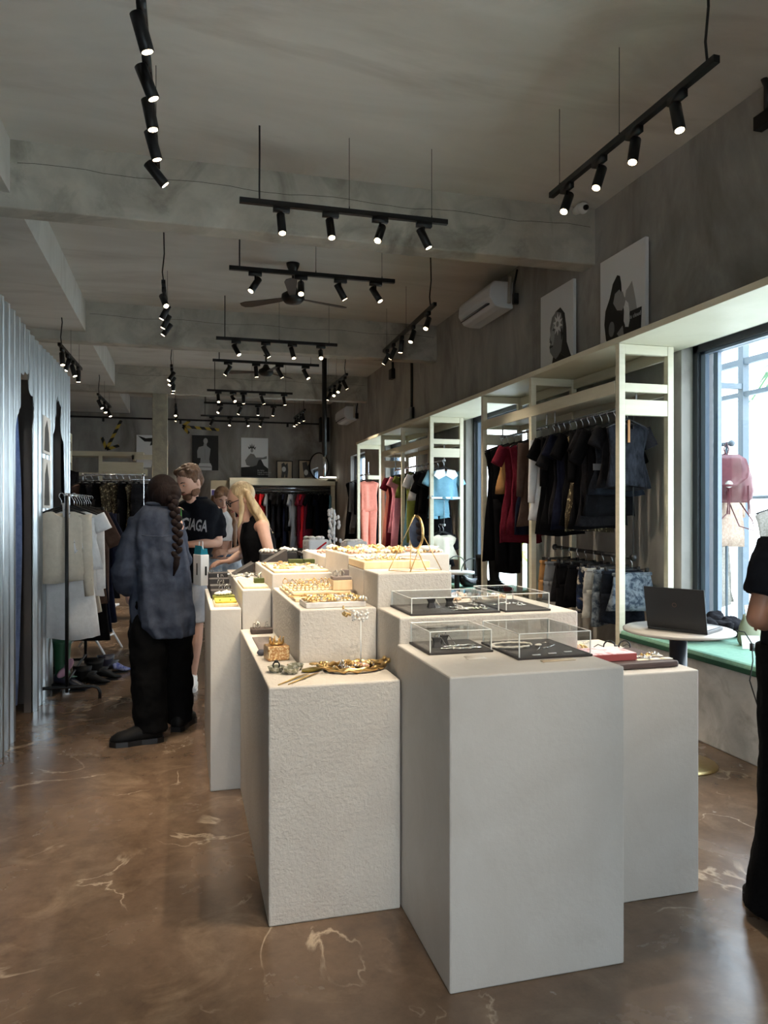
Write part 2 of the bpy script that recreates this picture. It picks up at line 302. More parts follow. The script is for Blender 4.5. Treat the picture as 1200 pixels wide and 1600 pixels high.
rail('clothes_rail','lower rail in the second frame with cream tops',(3.28,9.1,1.25),(3.28,10.2,1.25),drop='wire')
rail('clothes_rail','short rail in the farthest frame with the coral jumpsuit',(3.28,13.2,2.12),(3.28,14.1,2.12),drop='rod')
# ---------------------------------------------------------------- window benches
def bench(a,b,lab):
    o=MB().box((0,0,0),(RW-3.085,b-a,.50)).build('window_bench',M('bench_plaster',(166,164,160),.7,c2=(196,194,190),scale=4,bump=.25,bscale=20,c3=(150,146,140),s3=3),None,bevel=.01); o.location=(3.08,a,0)
    tag(o,'mottled grey plaster window bench base '+lab,'bench')
    t=thing('bench_cushion','long sage green seat cushion '+lab,'cushion',(3.06,a,.503))
    MB().box((0,0,.012),(RW+.08-3.06,b-a,.06)).build('cushion_pad',green,t,bevel=.02); MB().box((-.004,-.002,0),(RW+.07-3.06,b-a+.002,.034)).build('piping',greend,t,bevel=.008)
bench(1.32,4.74,'under the nearest window'); bench(7.36,9.0,'under the second window'); bench(11.5,13.1,'under the third window')
# ---------------------------------------------------------------- track lights
LSPOT=None
def tracklight(label,p0,p1,heads,wires,z,zc=CZ,power=1.0,cable=0,rest=1.0):
    """p0,p1 xy ends; heads [(t,aimx,aimy,aimz)]; wires [t]"""
    p0=V((*p0,z)); p1=V((*p1,z)); mid=(p0+p1)/2; t=thing('track_light',label,'light',mid,0,'black track lights under the ceiling')
    d=(p1-p0).normalized(); L=(p1-p0).length; s=V((-d.y,d.x,0))
    mb=MB(); mb.tube([-d*L/2,d*L/2],.0185*1.414,4,up=(s+V((0,0,1)))); mb.build('rail_bar',blk,t)
    for i,u in enumerate(wires):
        q=d*(u-.5)*L; 
        if i==cable: mb=MB().tube([q+V((0,0,.015)),q+s*.012+V((0,0,.12)),q-s*.006+V((0,0,.3)),q+V((0,0,zc-z))],.007,6)
        else: mb=MB().cyl(q,q+V((0,0,zc-z)),.0022,.0022,5).cyl(q,q+V((0,0,.04)),.006,.004,6)
        mb.build('suspension_cable' ,blk,t)
    for h in heads:
        u,aim=h[0],V(h[1:4]).normalized(); q=d*(u-.5)*L
        e=MB(); e.box(V((-.02,-.06,-.055)) if abs(d.y)>.5 else V((-.06,-.02,-.055)),(.02,.06,-.016) if abs(d.y)>.5 else (.06,.02,-.016)) 
        e.cyl((0,0,-.05),(0,0,-.12),.008,.008,6)
        c=V((0,0,-.135)); A=c-aim*.075; B=c+aim*.085
        e.tube([A,A+aim*.004,B-aim*.002,B],[.026,.031,.031,.029],16,cap=True)
        sp=e.build('spotlight',blk,t,loc=q); 
        for pl in sp.data.polygons: pl.use_smooth=len(pl.vertices)==4 and pl.area>.0005
        le=MB().tube([B-aim*.001,B+aim*.0015],[.024,.024],14); le.build('lens',lens,sp)
        ld=bpy.data.lights.new('spot_lamp','SPOT'); ld.energy=SPOT*power; ld.color=(1.0,.84,.64); ld.spot_size=R(46); ld.spot_blend=.5; ld.shadow_soft_size=.025
        lo=bpy.data.objects.new('spot_lamp',ld); COL.objects.link(lo); lo.parent=sp; lo.location=B+aim*.012; lo.rotation_euler=aim.to_track_quat('-Z','Y').to_euler()
    return t
def X4(): return
tracklight('black track with five spotlights at the top left corner of the view',(-.178,3.3),(-.165,4.98),[(.05,.30,.15,-1),(.28,.42,.1,-1),(.46,.2,.0,-1),(.66,.28,.1,-1),(.88,.9,.2,-1)],(.1,.9),3.65)
tracklight('black track along the right wall nearest the camera, four spotlights',(2.53,3.08),(2.5,4.72),[(.18,.0,-.25,-1),(.41,-.28,-.2,-1),(.63,-.42,-.2,-1),(.87,-.48,-.3,-1)],(.04,.5,.93),3.65)
tracklight('nearest crosswise black track, hanging in front of the first beam',(.385,5.37),(1.96,5.37),[(.19,.05,-.3,-1),(.42,.05,-.35,-1),(.66,-.4,-.5,-1),(.88,.48,-.1,-1)],(.09,.51,.92),3.65,power=.85)
tracklight('crosswise black track above the front of the plinths, out of view',(.35,2.2),(1.91,2.2),[(.15,-.75,.1,-1),(.45,-.45,.15,-1),(.7,-.3,.4,-1),(.9,-.35,.8,-1)],(.09,.51,.92),3.65,power=1.2)
tracklight('crosswise black track nearest the shop front, behind the camera view',(.4,.9),(1.96,.9),[(.08,-.08,.62,-1),(.3,-.02,.78,-1),(.55,.1,1.02,-1),(.85,.25,.9,-1)],(.09,.51,.92),3.65,power=.75)
tracklight('second crosswise black track, hanging just in front of the ceiling fan',(.40,6.88),(1.97,6.88),[(.15,-.6,-.3,-1),(.42,-.1,-.7,-1),(.66,.6,.1,-1),(.88,.55,-.3,-1)],(.06,.51,.92),3.65,power=.8)
tracklight('third crosswise black track, beyond the second ceiling beam',(.40,9.7),(1.98,9.7),[(.16,.5,-.4,-1),(.40,.6,.1,-1),(.62,.2,-.4,-1),(.86,-.1,-.9,-1)],(.07,.51,.93),3.65)
tracklight('fourth crosswise black track, in front of the farther ceiling fan',(.41,11.13),(1.99,11.13),[(.14,-.6,.2,-1),(.40,.1,.1,-1),(.62,.6,.1,-1),(.87,.5,-.3,-1)],(.06,.5,.92),3.65)
tracklight('fifth crosswise black track with five spotlights, before the third beam',(.41,13.9),(1.98,13.9),[(.13,.05,-.4,-1),(.30,.5,-.9,-1),(.42,.05,.1,-1),(.64,.4,.1,-1),(.9,.2,.1,-1)],(.09,.52,.92),3.65)
tracklight('sixth crosswise black track, beyond the third beam',(.40,15.5),(2.0,15.5),[(.2,-.7,-.5,-1),(.45,-.4,.1,-1),(.68,0,.1,-1),(.88,-.1,.1,-1)],(.02,.5,.9),3.65)
tracklight('farthest crosswise black track, near the back wall',(.38,17.6),(1.96,17.6),[(.16,-.5,.4,-1),(.42,-.2,-.4,-1),(.67,.3,-.4,-1),(.88,-.4,.1,-1)],(.06,.5,.93),3.65)
tracklight('black track by the air conditioner on the window side, five spotlights',(2.6,7.5),(2.68,9.9),[(.12,-.45,-.45,-1),(.38,-.4,-.3,-1),(.6,-.1,.1,-1),(.78,-.4,.4,-1),(.93,-.5,.4,-1)],(.07,.5,.93),3.65,power=.8)
tracklight('black track on the window side beyond the second beam',(2.55,11.7),(2.53,13.35),[(.1,.55,.1,-1),(.35,-.4,-.5,-1),(.6,-.2,-.6,-1),(.85,-.4,.2,-1)],(.07,.5,.93),3.65,power=.8)
tracklight('small far black track on the window side near the back corner',(2.55,16.0),(2.53,17.5),[(.15,.2,.1,-1),(.4,-.3,.2,-1),(.65,-.2,.2,-1),(.88,-.3,-.1,-1)],(.07,.5,.93),3.65,power=.8)
tracklight('black track left of the crosswise ones, with a glaring front lamp',(-.19,7.46),(-.18,8.98),[(.12,.35,-.75,-1),(.4,-.5,.1,-1),(.66,-.5,.1,-1),(.9,-.7,.1,-1)],(.06,.93),3.65)
tracklight('black track left of centre beyond the second beam',(-.18,11.7),(-.17,13.2),[(.1,-.6,-.2,-1),(.4,-.6,-.3,-1),(.7,.1,.1,-1),(.9,-.1,.1,-1)],(.06,.93),3.65)
tracklight('short black track right of the concrete column',(-.16,15.9),(-.15,17.3),[(.2,-.1,-.6,-1),(.8,-.2,.1,-1)],(.06,.93),3.65)
tracklight('black track under the lower left ceiling above the metal booth',(-1.445,9.6),(-1.40,11.2),[(.12,.1,-.2,-1),(.35,-.3,-.1,-1),(.6,.3,-.1,-1),(.86,0,.1,-1)],(.1,.5,.9),3.44,3.8)
tracklight('far black track under the lower left ceiling',(-1.42,13.5),(-1.36,15.1),[(.15,.5,-.2,-1),(.5,.3,-.3,-1),(.85,.4,-.2,-1)],(.1,.5,.9),3.44,3.8)
# ---------------------------------------------------------------- garments
rnd=random.Random(7)
def hanger(t,w=.36,clip=False,m=None,hookm=None):
    h=MB(); h.tube([(.0+.018*math.cos(a),0,.0+.018*math.sin(a)-.004) for a in [R(x) for x in range(-40,181,30)]]+[(-.018,0,-.015),(0,0,-.045),(0,0,-.09)],.0026,5)
    h.build('hanger_hook',hookm or steel,t,True)
    b=MB(); z=-.085
    if clip: b.cyl((-w*.4,0,z-.01),(w*.4,0,z-.01),.005,.005,6); [b.box((s*w*.36-.012,-.01,z-.045),(s*w*.36+.012,.01,z)) for s in (-1,1)]
    else: b.tube([(-w/2,0,z-.075),(-w*.42,0,z-.06),(0,0,z),(w*.42,0,z-.06),(w/2,0,z-.075)],[.006,.008,.009,.008,.006],6); b.cyl((-w*.46,0,z-.072),(w*.46,0,z-.072),.004,.004,5)
    b.build('hanger_bar',m or blk,t,True)
def rings(mb,rows,N=26,A=.012,k=5,ph=0,neck=.0,cap=True,seed=0):
    z0,z1=rows[0][0],rows[-1][0]; out=[]
    for (z,cx,hw,th,cyy) in rows:
        f=(z0-z)/max(.01,z0-z1); r=[]
        for j in range(N):
            a=2*PI*j/N; ca,sa=math.cos(a),math.sin(a)
            px=cx+hw*(abs(ca)**.85)*(1 if ca>0 else -1); d=A*(.25+f)*math.sin(px*k*18+ph+z*2.5)+A*.6*f*math.sin(px*47+ph*3+z*6)
            d+=.4*A*noise.noise(V((px*9+seed,sa*2,z*7+ph)))
            zz=z-(neck*math.exp(-(px/.06)**2)*(1-f*8) if f<.12 else 0)+(.012*math.sin(px*14+ph) if f>.97 else 0)
            r.append((px,cyy+th*sa+d*(1 if sa>=0 else .8),zz))
        out.append(r)
    mb.loft(out,cap)
def interp(tab,n):
    out=[]; 
    for i in range(n):
        f=i/(n-1)*(len(tab)-1); k=min(int(f),len(tab)-2); u=f-k; out.append(tuple(a*(1-u)+b*u for a,b in zip(tab[k],tab[k+1])))
    return out
def garment(name,label,cat,kind,m,loc,rz=0,w=.42,L=.6,sl=.0,th=.028,group=None,hm=None,fl=1.08,m2=None,hang=True,tilt=0):
    t=thing(name,label,cat,loc,rz,group); ph=rnd.random()*6; h=w/2
    low=kind in('trousers','skirt','shorts')
    if hang: hanger(t,w*.92,low,hm)
    S=-.105
    if kind in('top','dress','vest','jumpsuit'):
        e=-L if kind!='jumpsuit' else -L*.48
        tab=[(S,0,.06,.014,0),(S-.02,0,h*.5,.018,0),(S-.045,0,h*.8,.022,0),(S-.07,0,h*.93,th,0),(S-.11,0,h*.88,th,0)]
        tab+=interp([(S-.13,0,h*.85,th,0),((S+e)/2 if kind!='dress' else S-.32,0,h*(.72 if kind!='top' else .8),th*1.05,0),(e,0,h*(fl if kind!='jumpsuit' else .8),th*(1.1 if kind!='dress' else 1.7),0)],9)
        mb=MB(); rings(mb,tab,ph=ph,neck=.06,A=.015 if kind!='dress' else .024,seed=ph); mb.build('body_panel',m,t,True)
        if sl>0:
            for s in(-1,1):
                sb=MB(); q=[]; n=7
                for i in range(n):
                    f=i/(n-1); cx=s*(h*.84+ (.03+.22*min(sl,.22))*math.sin(min(f*1.4,1)*1.3)*(.5 if sl>.3 else 1)); z=S-.045-sl*f if sl>.3 else S-.05-sl*f*.85
                    rr=.055*(1-.4*f) if sl>.3 else .062; cx=s*(h*.80+f*(.035 if sl>.3 else sl*.42))
                    ang=(.15 if sl>.3 else .42)*s; r=[]
                    for j in range(12):
                        a=2*PI*j/12; dx,dy=rr*math.cos(a),(.022+.008*f)*math.sin(a)+.004*math.sin(3*a+f*9+ph)
                        r.append((cx+dx*math.cos(ang),dy,z+dx*math.sin(ang)))
                    q.append(r)
                sb.loft(q); sb.build('sleeve',m2 or m,t,True)
        if kind=='jumpsuit':
            for s in(-1,1):
                sb=MB(); rings(sb,interp([(e+.02,s*h*.36,h*.42,th,0),(-L*.75,s*h*.36,h*.33,th,0),(-L,s*h*.32,h*.34,th,0)],8),N=16,A=.006,ph=ph); sb.build('trouser_leg',m,t,True)
    else:
        z=-.12; mb=MB()
        if kind=='skirt': rings(mb,interp([(z,0,h*.78,.02,0),(z-.04,0,h*.84,.025,0),(-L,0,h*fl,.05,0)],9),ph=ph,A=.012); mb.build('skirt_panel',m,t,True)
        else:
            c=z-.24 if kind=='trousers' else z-.2
            rings(mb,interp([(z,0,h*.8,.018,0),(z-.05,0,h*.86,.026,0),(c,0,h*.95,.035,0)],5),ph=ph,A=.005); mb.build('waist_panel',m,t,True)
            for s in(-1,1):
                sb=MB(); rings(sb,interp([(c+.03,s*h*.47,h*.46,.03,0),((c-L)/2,s*h*.5,h*.42,.032,0),(-L,s*h*.52,h*(.46 if kind=='shorts' else .40),.035,0)],7),N=16,A=.008,ph=ph); sb.build('trouser_leg',m2 or m,t,True)
        MB().box((-h*.82,-.024,z-.022),(h*.82,.024,z+.004)).build('waistband',m,t,bevel=.005)
    return t
def row(items,p0,p1,anchor,group,rz=0,jit=.12,**kw):
    n=len(items)
    for i,it in enumerate(items):
        f=i/max(1,n-1); loc=tuple(a*(1-f)+b*f for a,b in zip(p0,p1)); kind,m,desc,w_,L_,s_=it[:6]
        k=dict(kw); k.update(it[6] if len(it)>6 else {})
        nm={'top':'hanging_blouse','dress':'hanging_dress','vest':'hanging_vest','jumpsuit':'hanging_jumpsuit','trousers':'hanging_trousers','skirt':'hanging_skirt','shorts':'hanging_shorts'}[kind]
        garment(nm,f'{desc}, {ORD[i]} {anchor}',kind if kind!='vest' else 'vest',kind,m,loc,rz+rnd.uniform(-jit,jit),w=w_,L=L_,sl=s_,group=group,**k)
rz_=2.213
t=garment('knitted_vest','grey cable knit sleeveless vest, nearest on the window rail','vest','vest',C_knit,(3.25,4.93,rz_),.03,w=.40,L=.60,th=.035,group='tops on the nearest upper rail',fl=.95)
MB().box((-.03,-.05,-.27),(-.012,-.044,-.1)).build('price_tag',M('tan_tag',(176,120,64),.6),t,label='orange brown printed tag')
row([('top',C_black2,'faded black cropped top with a tan print',.42,.62,.16),('vest',C_denimd,'dark denim waistcoat with a grey hem band',.44,.66,0),('top',C_black,'plain black jersey top',.44,.82,.3),('top',C_black2,'washed black studded top',.44,.9,.2),
 ('top',C_black,'black button shirt',.46,.93,.4),('dress',C_seq,'dark dress with small metal sequins',.42,.95,0),('top',C_black,'black short-sleeved shirt',.44,.9,.22),('top',C_navy,'very dark navy top',.46,.95,.2),('top',C_black2,'charcoal velvet top',.45,.9,.3),
 ('top',C_black,'black mesh top',.45,.95,.42),('top',C_black,'black long top',.44,1.0,.2),('top',C_white,'white long-sleeved cotton shirt',.48,.86,.56)],(3.27,5.02,rz_),(3.26,6.09,rz_),'behind the grey knitted vest','tops on the nearest upper rail')
t=[o for o in bpy.data.objects if o.get('label','').startswith('dark denim waistcoat')][0]
MB().box((-.21,-.052,-.47),(.21,-.044,-.42)).build('hem_band',C_grey,t,label='pale grey woven band'); 
row([('top',C_brown,'dark brown wool jacket',.46,.92,.5),('dress',C_navy,'navy slip dress',.42,1.0,0),('dress',C_burg,'burgundy dress with silver chain',.42,1.02,0),('dress',C_burg,'plain burgundy dress',.44,1.1,.2),('top',C_tan,'beige strap top',.38,.6,0),('jumpsuit',C_black,'black jumpsuit with bandeau top',.42,1.42,0),('dress',C_black,'long black dress with lace hem',.42,1.3,0)],
 (3.27,6.36,rz_),(3.24,7.2,rz_),'past the concrete-side middle post towards the second window','dresses near the second window')
row([('skirt',C_denim,'acid-wash blue denim skirt',.40,.40,0),('shorts',C_denimd,'blue jeans shorts with white tag',.40,.52,0),('shorts',C_denim,'bleached denim shorts',.42,.55,0),('shorts',C_light,'pale grey cargo shorts',.42,.52,0),('shorts',C_camo,'dark patchwork camouflage shorts',.42,.50,0),('skirt',C_black,'black pleated skirt',.40,.42,0),('shorts',C_black,'black denim shorts with frayed hem',.42,.5,0),
 ('skirt',C_black2,'charcoal skirt',.40,.44,0),('shorts',C_grey,'mid grey shorts',.42,.45,0),('shorts',C_tan,'brown suede shorts',.4,.46,0)],(3.29,4.93,1.077),(3.27,6.08,1.10),'back from the laptop on the low rail','denim and shorts on the low rail',jit=.25)
t=[o for o in bpy.data.objects if o.get('label','').startswith('blue jeans shorts')][0]
tg=MB().box((.03,-.075,-.42),(.07,-.071,-.24)).build('price_tag',white,t,label='white paper tag with black lettering'); text('HEDONIST',.034,blkm,'tag_lettering',tg,(.062,-.0765,-.40),(R(90),R(-90),0))
# second frame
t=garment('collared_crop_top','light blue cropped top with big white collar, nearest in second frame','top','top',C_blue,(3.27,9.08,2.09),.05,w=.42,L=.50,sl=.2,th=.05)
mb=MB()
for s in(-1,1): mb.prism([(s*.02,-.12),(s*.13,-.13),(s*.17,-.2),(s*.1,-.25),(s*.0,-.2)] if s>0 else [(0,-.2),(-.1,-.25),(-.17,-.2),(-.13,-.13),(-.02,-.12)],-.066,-.058)
mb.build('collar',C_white,t); MB().box((-.2,-.066,-.50),(.2,.03,-.475)).build('hem_band',C_white,t)
t=garment('blue_shorts','light blue shorts hanging under the white-collared top','shorts','shorts',C_blue,(3.22,9.14,1.70),.05,w=.32,L=.36)
garment('cream_bra_top','cream bra top on a black hanger, below the light blue top','top','vest',C_cream,(3.27,9.1,1.25),.05,w=.38,L=.44,th=.04)
garment('cream_shorts','cream trousers with black trim on the lowest hanger of the second frame','trousers','trousers',C_cream,(3.25,9.16,.84),.05,w=.34,L=.66)
row([('top',C_black,'black cropped knit top',.4,.55,.2),('vest',C_cream,'cream sleeveless top',.38,.5,0),('top',C_black,'black long-sleeved top',.4,.6,.4),('skirt',C_cream,'cream skirt',.36,.5,0)],(3.27,9.24,1.25),(3.27,10.1,1.25),'back from the cream bra top','tops on the lower rail of the second frame')
row([('dress',C_black,'black dress',.42,1.1,.2),('top',C_black,'black top with silver details',.44,.7,.3),('dress',C_black2,'charcoal dress',.42,1.2,0),('dress',C_black,'long black dress',.42,1.25,0),('top',C_white,'black-and-cream striped top',.42,.5,.2),('trousers',C_olive,'olive green trousers',.38,1.1,0),('dress',C_blue,'pale blue slip dress',.36,1.25,0),('dress',C_black,'black strap dress',.4,1.2,0),('top',C_olive,'olive cropped top',.4,.45,.1),('dress',C_pink,'pink ruffled dress',.44,1.25,.15),('dress',C_pink,'pink satin dress',.42,1.0,0),('dress',C_burg,'dark red dress',.44,1.35,.2),('dress',C_coral,'salmon pink dress',.42,1.2,0)],
 (3.27,9.3,2.09),(3.25,11.3,2.09),'behind the light blue collared top','garments on the rail of the second frame')
garment('coral_jumpsuit','sleeveless coral pink jumpsuit hanging in the farthest window frame','jumpsuit','jumpsuit',C_coral,(3.31,13.30,2.12),0,w=.42,L=1.42,th=.05)
row([('top',C_black,'black coat',.5,1.3,.6),('top',C_grey,'grey long-sleeved coat',.46,1.1,.55),('dress',C_black,'black floral dress',.46,1.3,0)],(3.32,13.45,2.12),(3.22,13.9,2.12),'behind the coral jumpsuit','coats in the farthest window frame')
# ---------------------------------------------------------------- outside the nearest window
t=thing('outdoor_frame','pale blue-grey metal pergola frame outside the nearest window','frame',(6.0,6.0,0)); pm=M('pergola_paint',(84,98,108),.5)
for p,q in (((-.04,.84,-.1),(.04,.92,4.5)),((-.04,-3.5,-.1),(.04,-3.42,4.5)),((-.04,3.0,-.1),(.04,3.08,4.5)),((-.03,-3.5,3.05),(.03,3.0,3.12)),((-1.8,.85,2.78),(0,.9,2.84)),((-1.8,-3.4,2.62),(0,-3.35,2.68)),((-.03,-3.5,2.7),(.03,1.6,2.75))): MB().box(p,q).build('metal_bar',pm,t)
for nm,x,y,z,l in (('clothes_rail',4.62,5.6,2.02,'pale rail end outside the window carrying the pink backpack'),('clothes_rail',5.2,4.9,1.56,'second outdoor rail with hangers, seen through the nearest window')):
    t=thing(nm,l,'rail',(x,y,0)); MB().cyl((0,-.15 if z>1.8 else -1.2,z),(0,1.6,z),.018).build('rail_bar',pm,t,True); MB().cyl((0,1.55,-.02),(0,1.55,z),.018).build('rail_post',pm,t,True); MB().cyl((0,-.1,-.02),(0,-.1,z),.012).build('rail_post',pm,t,True); MB().ell((0,-.16 if z>1.8 else -1.2,z),.03).build('end_cap',pm,t,True)
kn=cloth('white_knit',(176,172,164),(140,136,128),bump=.6,scale=60)
garment('white_knit_dress','long white knitted dress outside the window behind the pink backpack','dress','dress',kn,(4.62,5.72,2.02),.3,w=.5,L=1.45,th=.04,fl=1.3)
garment('cream_knit_cardigan','cream open-knit cardigan hanging beside the white dress outside','cardigan','top',cloth('cream_knit',(160,138,122),(190,170,154),bump=.5,scale=50),(4.62,5.52,2.02),.2,w=.46,L=.9,sl=.5,th=.05)
row([('dress',kn,'white summer dress',.46,1.2,0),('dress',C_cream,'sheer cream dress',.44,1.15,0),('top',C_white,'white blouse',.46,.7,.4),('dress',kn,'white strap dress',.44,1.2,0)],(5.2,5.5,1.56),(5.2,4.3,1.56),'on the second outdoor rail','white clothes outside the window',jit=.5)
bp=M('dusty_pink_leather',(88,38,44),.4,c2=(104,50,56),scale=12,bump=.1,bscale=40)
t=thing('backpack','dusty pink leather drawstring backpack hanging outside the nearest window','bag',(4.5,5.36,1.5),R(-35))
mb=MB(); prof=[(0,.17,.07),(.03,.2,.1),(.1,.215,.115),(.22,.2,.11),(.32,.165,.1),(.38,.12,.075),(.4,.06,.04)]
mb.loft([[(a*abs(math.cos(2*PI*j/24))**.8*(1 if math.cos(2*PI*j/24)>0 else -1),b*math.sin(2*PI*j/24)+.006*math.sin(j*3+z*20),z) for j in range(24)] for z,a,b in prof]); mb.build('bag_body',bp,t,True)
mb=MB(); mb.loft([[(x*s_,-.075-.06*math.cos(x*3)-.02*k,z) for x in (-.16,-.1,-.05,0,.05,.1,.16)] for k,(z,s_) in enumerate(((.40,.5),(.36,.85),(.28,1.0),(.2,.9),(.15,.5),(.13,.2)))],cap=False,close=False); o=mb.build('bag_flap',bp,t,True); md=o.modifiers.new('s','SOLIDIFY'); md.thickness=.008
MB().cyl((0,-.21,.15),(0,-.225,.15),.03,None,16).build('clasp',silver,t,True); mb=MB()
for x in(-.16,-.145,.0,.012,.15,.16): mb.tube([(x,-.12,.14),(x*1.02,-.14,0),(x*1.05,-.13,-.1)],.005,5)
mb.build('fringe',bp,t); MB().tube([(-.14,.05,.02),(-.2,.0,-.12),(-.1,-.05,-.2),(0,0,-.1),(.02,.05,.0)],.011,6,flat=.4).build('shoulder_strap',bp,t,True); MB().tube([(.02,.05,.02),(.1,0,-.2),(.22,0,-.24),(.2,0,-.15),(.1,.05,.02)],.006,6).build('shoulder_strap',bp,t,True)
MB().tube([(0,0,.39),(-.02,0,.46),(0,0,.52),(.02,0,.46),(0,0,.39)],.006,6).build('top_loop',bp,t,True)
hedge=M('yellow_green_leaves',(150,196,64),.8,c2=(206,226,90),scale=3,bump=.5,bscale=8)  # the leaves' own light yellow-green, two tones mixed by noise
for x,y,s,l in ((9.5,21,1.6,'yellow-green bush outside beyond the second window'),(12.5,31,2.0,'farther bright green bush outside the third window')):
    mb=MB()
    for i in range(260):
        a=rnd.random()*6.28; b=math.acos(rnd.uniform(-.2,1)); rr=s*rnd.uniform(.75,1.05); p=V((rr*math.sin(b)*math.cos(a)*1.3,rr*math.sin(b)*math.sin(a)*2.2,rr*math.cos(b)+.2)); d=V([rnd.uniform(-1,1) for _ in '123']).normalized()*.22; e_=d.orthogonal().normalized()*.09
        mb.add([p-d,p+e_,p+d,p-e_],[(0,1,2,3)])
    t=thing('bush',l,'bush',(x,y,-.02)); o=mb.build('foliage',hedge,t); o['kind']='stuff'; MB().cyl((0,0,0),(0,0,s),.08,.04).build('stem',C_brown,t)
t=thing('palm_tree','palm tree fronds outside at the top of the nearest window','palm',(9.4,7.6,-.02)); MB().tube([(0,0,0),(.1,0,2),(0,.1,4.0)],[.16,.13,.1],10).build('trunk',C_tan,t,True)
for k in range(11):
    a=k*2*PI/11; mb=MB(); P=[V((math.cos(a)*r,math.sin(a)*r,4.0+.5*math.sin(r*1.6)-.22*r*r)) for r in [x*.25 for x in range(9)]]; mb.tube(P,.015,4)
    for i in range(1,9):
        for s in(-1,1):
            q=P[i]; dd=V((-math.sin(a),math.cos(a),0))*s; mb.add([q,q+dd*.5+V((math.cos(a)*.25,math.sin(a)*.25,-.15)),q+V((math.cos(a)*.06,math.sin(a)*.06,0))],[(0,1,2)])
    mb.build('palm_frond',M('palm_green',(70,110,70),.6),t)
# ---------------------------------------------------------------- metal changing booth
t=thing('changing_booth','corrugated metal changing booth with scalloped keyhole doorways','booth',(-1.03,5.0,0))
def hopen(y):
    for a,b,top_ in ((5.10,5.71,2.40),(6.45,7.0,2.40)):
        if a<y<b:
            u=abs(y-(a+b)/2)/((b-a)/2); return top_-.5*u**2.6-.05*abs(math.sin(4.5*PI*u))-(0 if u<.93 else (u-.93)*6)
    return 0
def cprof(y): 
    p=(y%.152)/.152; return .018*max(0,min(1,4*abs(p-.5)-.5)) + (.006 if p<.06 else 0)
def sheet(a,b):
    n=int((b-a)/.0076); vs_=[];fs=[]
    ys=[a+(b-a)*i/n for i in range(n+1)]
    for i,y in enumerate(ys):
        z0=hopen(y); 
        for z in (z0,(z0+2.66)/2,2.66+.012*math.sin(y*3)): vs_.append((cprof(y),y-5.0,z))
    for i in range(n):
        for k in(0,1): fs.append((i*3+k,i*3+3+k,i*3+4+k,i*3+1+k))
    mb=MB().add(vs_,fs); o=mb.build('metal_panel',galv,t); md=o.modifiers.new('s','SOLIDIFY'); md.thickness=.004
for a,b in((2.0,3.5),(3.5,5.10),(5.10,5.71),(5.71,6.45),(6.45,7.0),(7.0,7.37)): sheet(a,b)
dk=M('booth_lining',(96,88,86),.8,c2=(104,98,94),scale=3)
for p,q in (((-1.2,-3,0),(-1.16,2.37,2.3)),((-1.16,.98,0),(-.03,1.02,2.3)),((-1.16,2.33,0),(-.03,2.37,2.62)),((-1.16,-3,0),(-.03,-2.96,2.3)),((-.06,.71,0),(-.012,1.45,2.0)),((-.06,2.0,0),(-.012,2.36,2.5))): MB().box(p,q).build('booth_partition',dk,t)
MB().box((-1.155,.5,1.25),(-1.14,.6,1.33)).build('coat_hook_plate',cream,t)
for k,(z0,z1) in enumerate(((1.88,2.12),(1.47,1.80))):
    p=MB().box((.022,.93,z0-.02),(.028,1.25,z1+.02)).build('paper_print',white,t); MB().at((.0285,.95,z0)).add([(0,.02,.0),(0,.25,.0),(0,.22,(z1-z0)*.6),(0,.14,z1-z0),(0,.05,(z1-z0)*.7)],[(0,1,2,3,4)]).build('print_figure',M('print_grey',70,.6),p)
mb=MB(); mb.loft([[(-.04+.018*math.sin(j*1.1+i*.25),.115+j*(.016+.01*math.sin(i*.32)),2.16-i*.2) for j in range(13)] for i in range(11)],cap=False,close=False)
o=mb.build('booth_curtain',cloth('blue_curtain',(96,116,160),(116,136,180)),None,True,loc=(-1.03,5.0,0)); md=o.modifiers.new('s','SOLIDIFY'); md.thickness=.006; tag(o,'blue-grey curtain hanging in the nearer booth doorway','curtain')
# ---------------------------------------------------------------- freestanding rack with white clothes
t=thing('garment_rack','black metal garment rack on the left with white clothes','rack',(-.85,6.0,0))
for y in(0,1.1):
    MB().cyl((0,y,.06),(0,y,1.55),.013,None,8).build('rack_post',blk,t,True)
    MB().tube([(-.21,y,.0),(-.21,y,.05),(-.2,y,.085),(-.16,y,.1),(0,y,.1),(.18,y,.1),(.22,y,.085),(.235,y,.05),(.235,y,.0)],.013,8).build('foot',blk,t,True)
MB().cyl((0,-.03,1.55),(0,1.15,1.55),.012,None,8).build('rack_bar',steel,t,True); MB().cyl((0,0,.14),(0,1.1,.14),.01,None,8).build('rack_bar',blk,t,True)
row([('top',C_cream,'cream long-sleeved wrap top',.40,.66,.62),('dress',C_white,'long white cotton dress',.42,1.10,.0),('top',C_white,'white T-shirt with printed strap',.40,.58,.14),('top',C_white,'white long-sleeved blouse',.42,.8,.6),('dress',C_cream,'beige slip dress',.36,.95,0),
 ('top',C_brown,'dark brown top',.42,.9,.3),('dress',C_black,'black dress',.42,1.2,0),('dress',C_navy,'navy blue dress',.42,1.15,.3),('trousers',C_brown,'dark brown wide trousers',.4,1.2,0),('dress',C_navy,'dark navy hoodie dress',.44,1.1,.5),('top',C_black,'black jacket',.46,.9,.5)],(-.86,6.03,1.55),(-.8,7.05,1.55),'from the camera end of the left rack','clothes on the left rack',jit=.1)
o=[o for o in bpy.data.objects if o.get('label','').startswith('cream long-sleeved wrap')][0]; o.location.x-=.03; o.location.y-=.0
o=[o for o in bpy.data.objects if o.get('label','').startswith('white T-shirt with printed')][0]; o.location.x+=.04; o.location.y-=.17
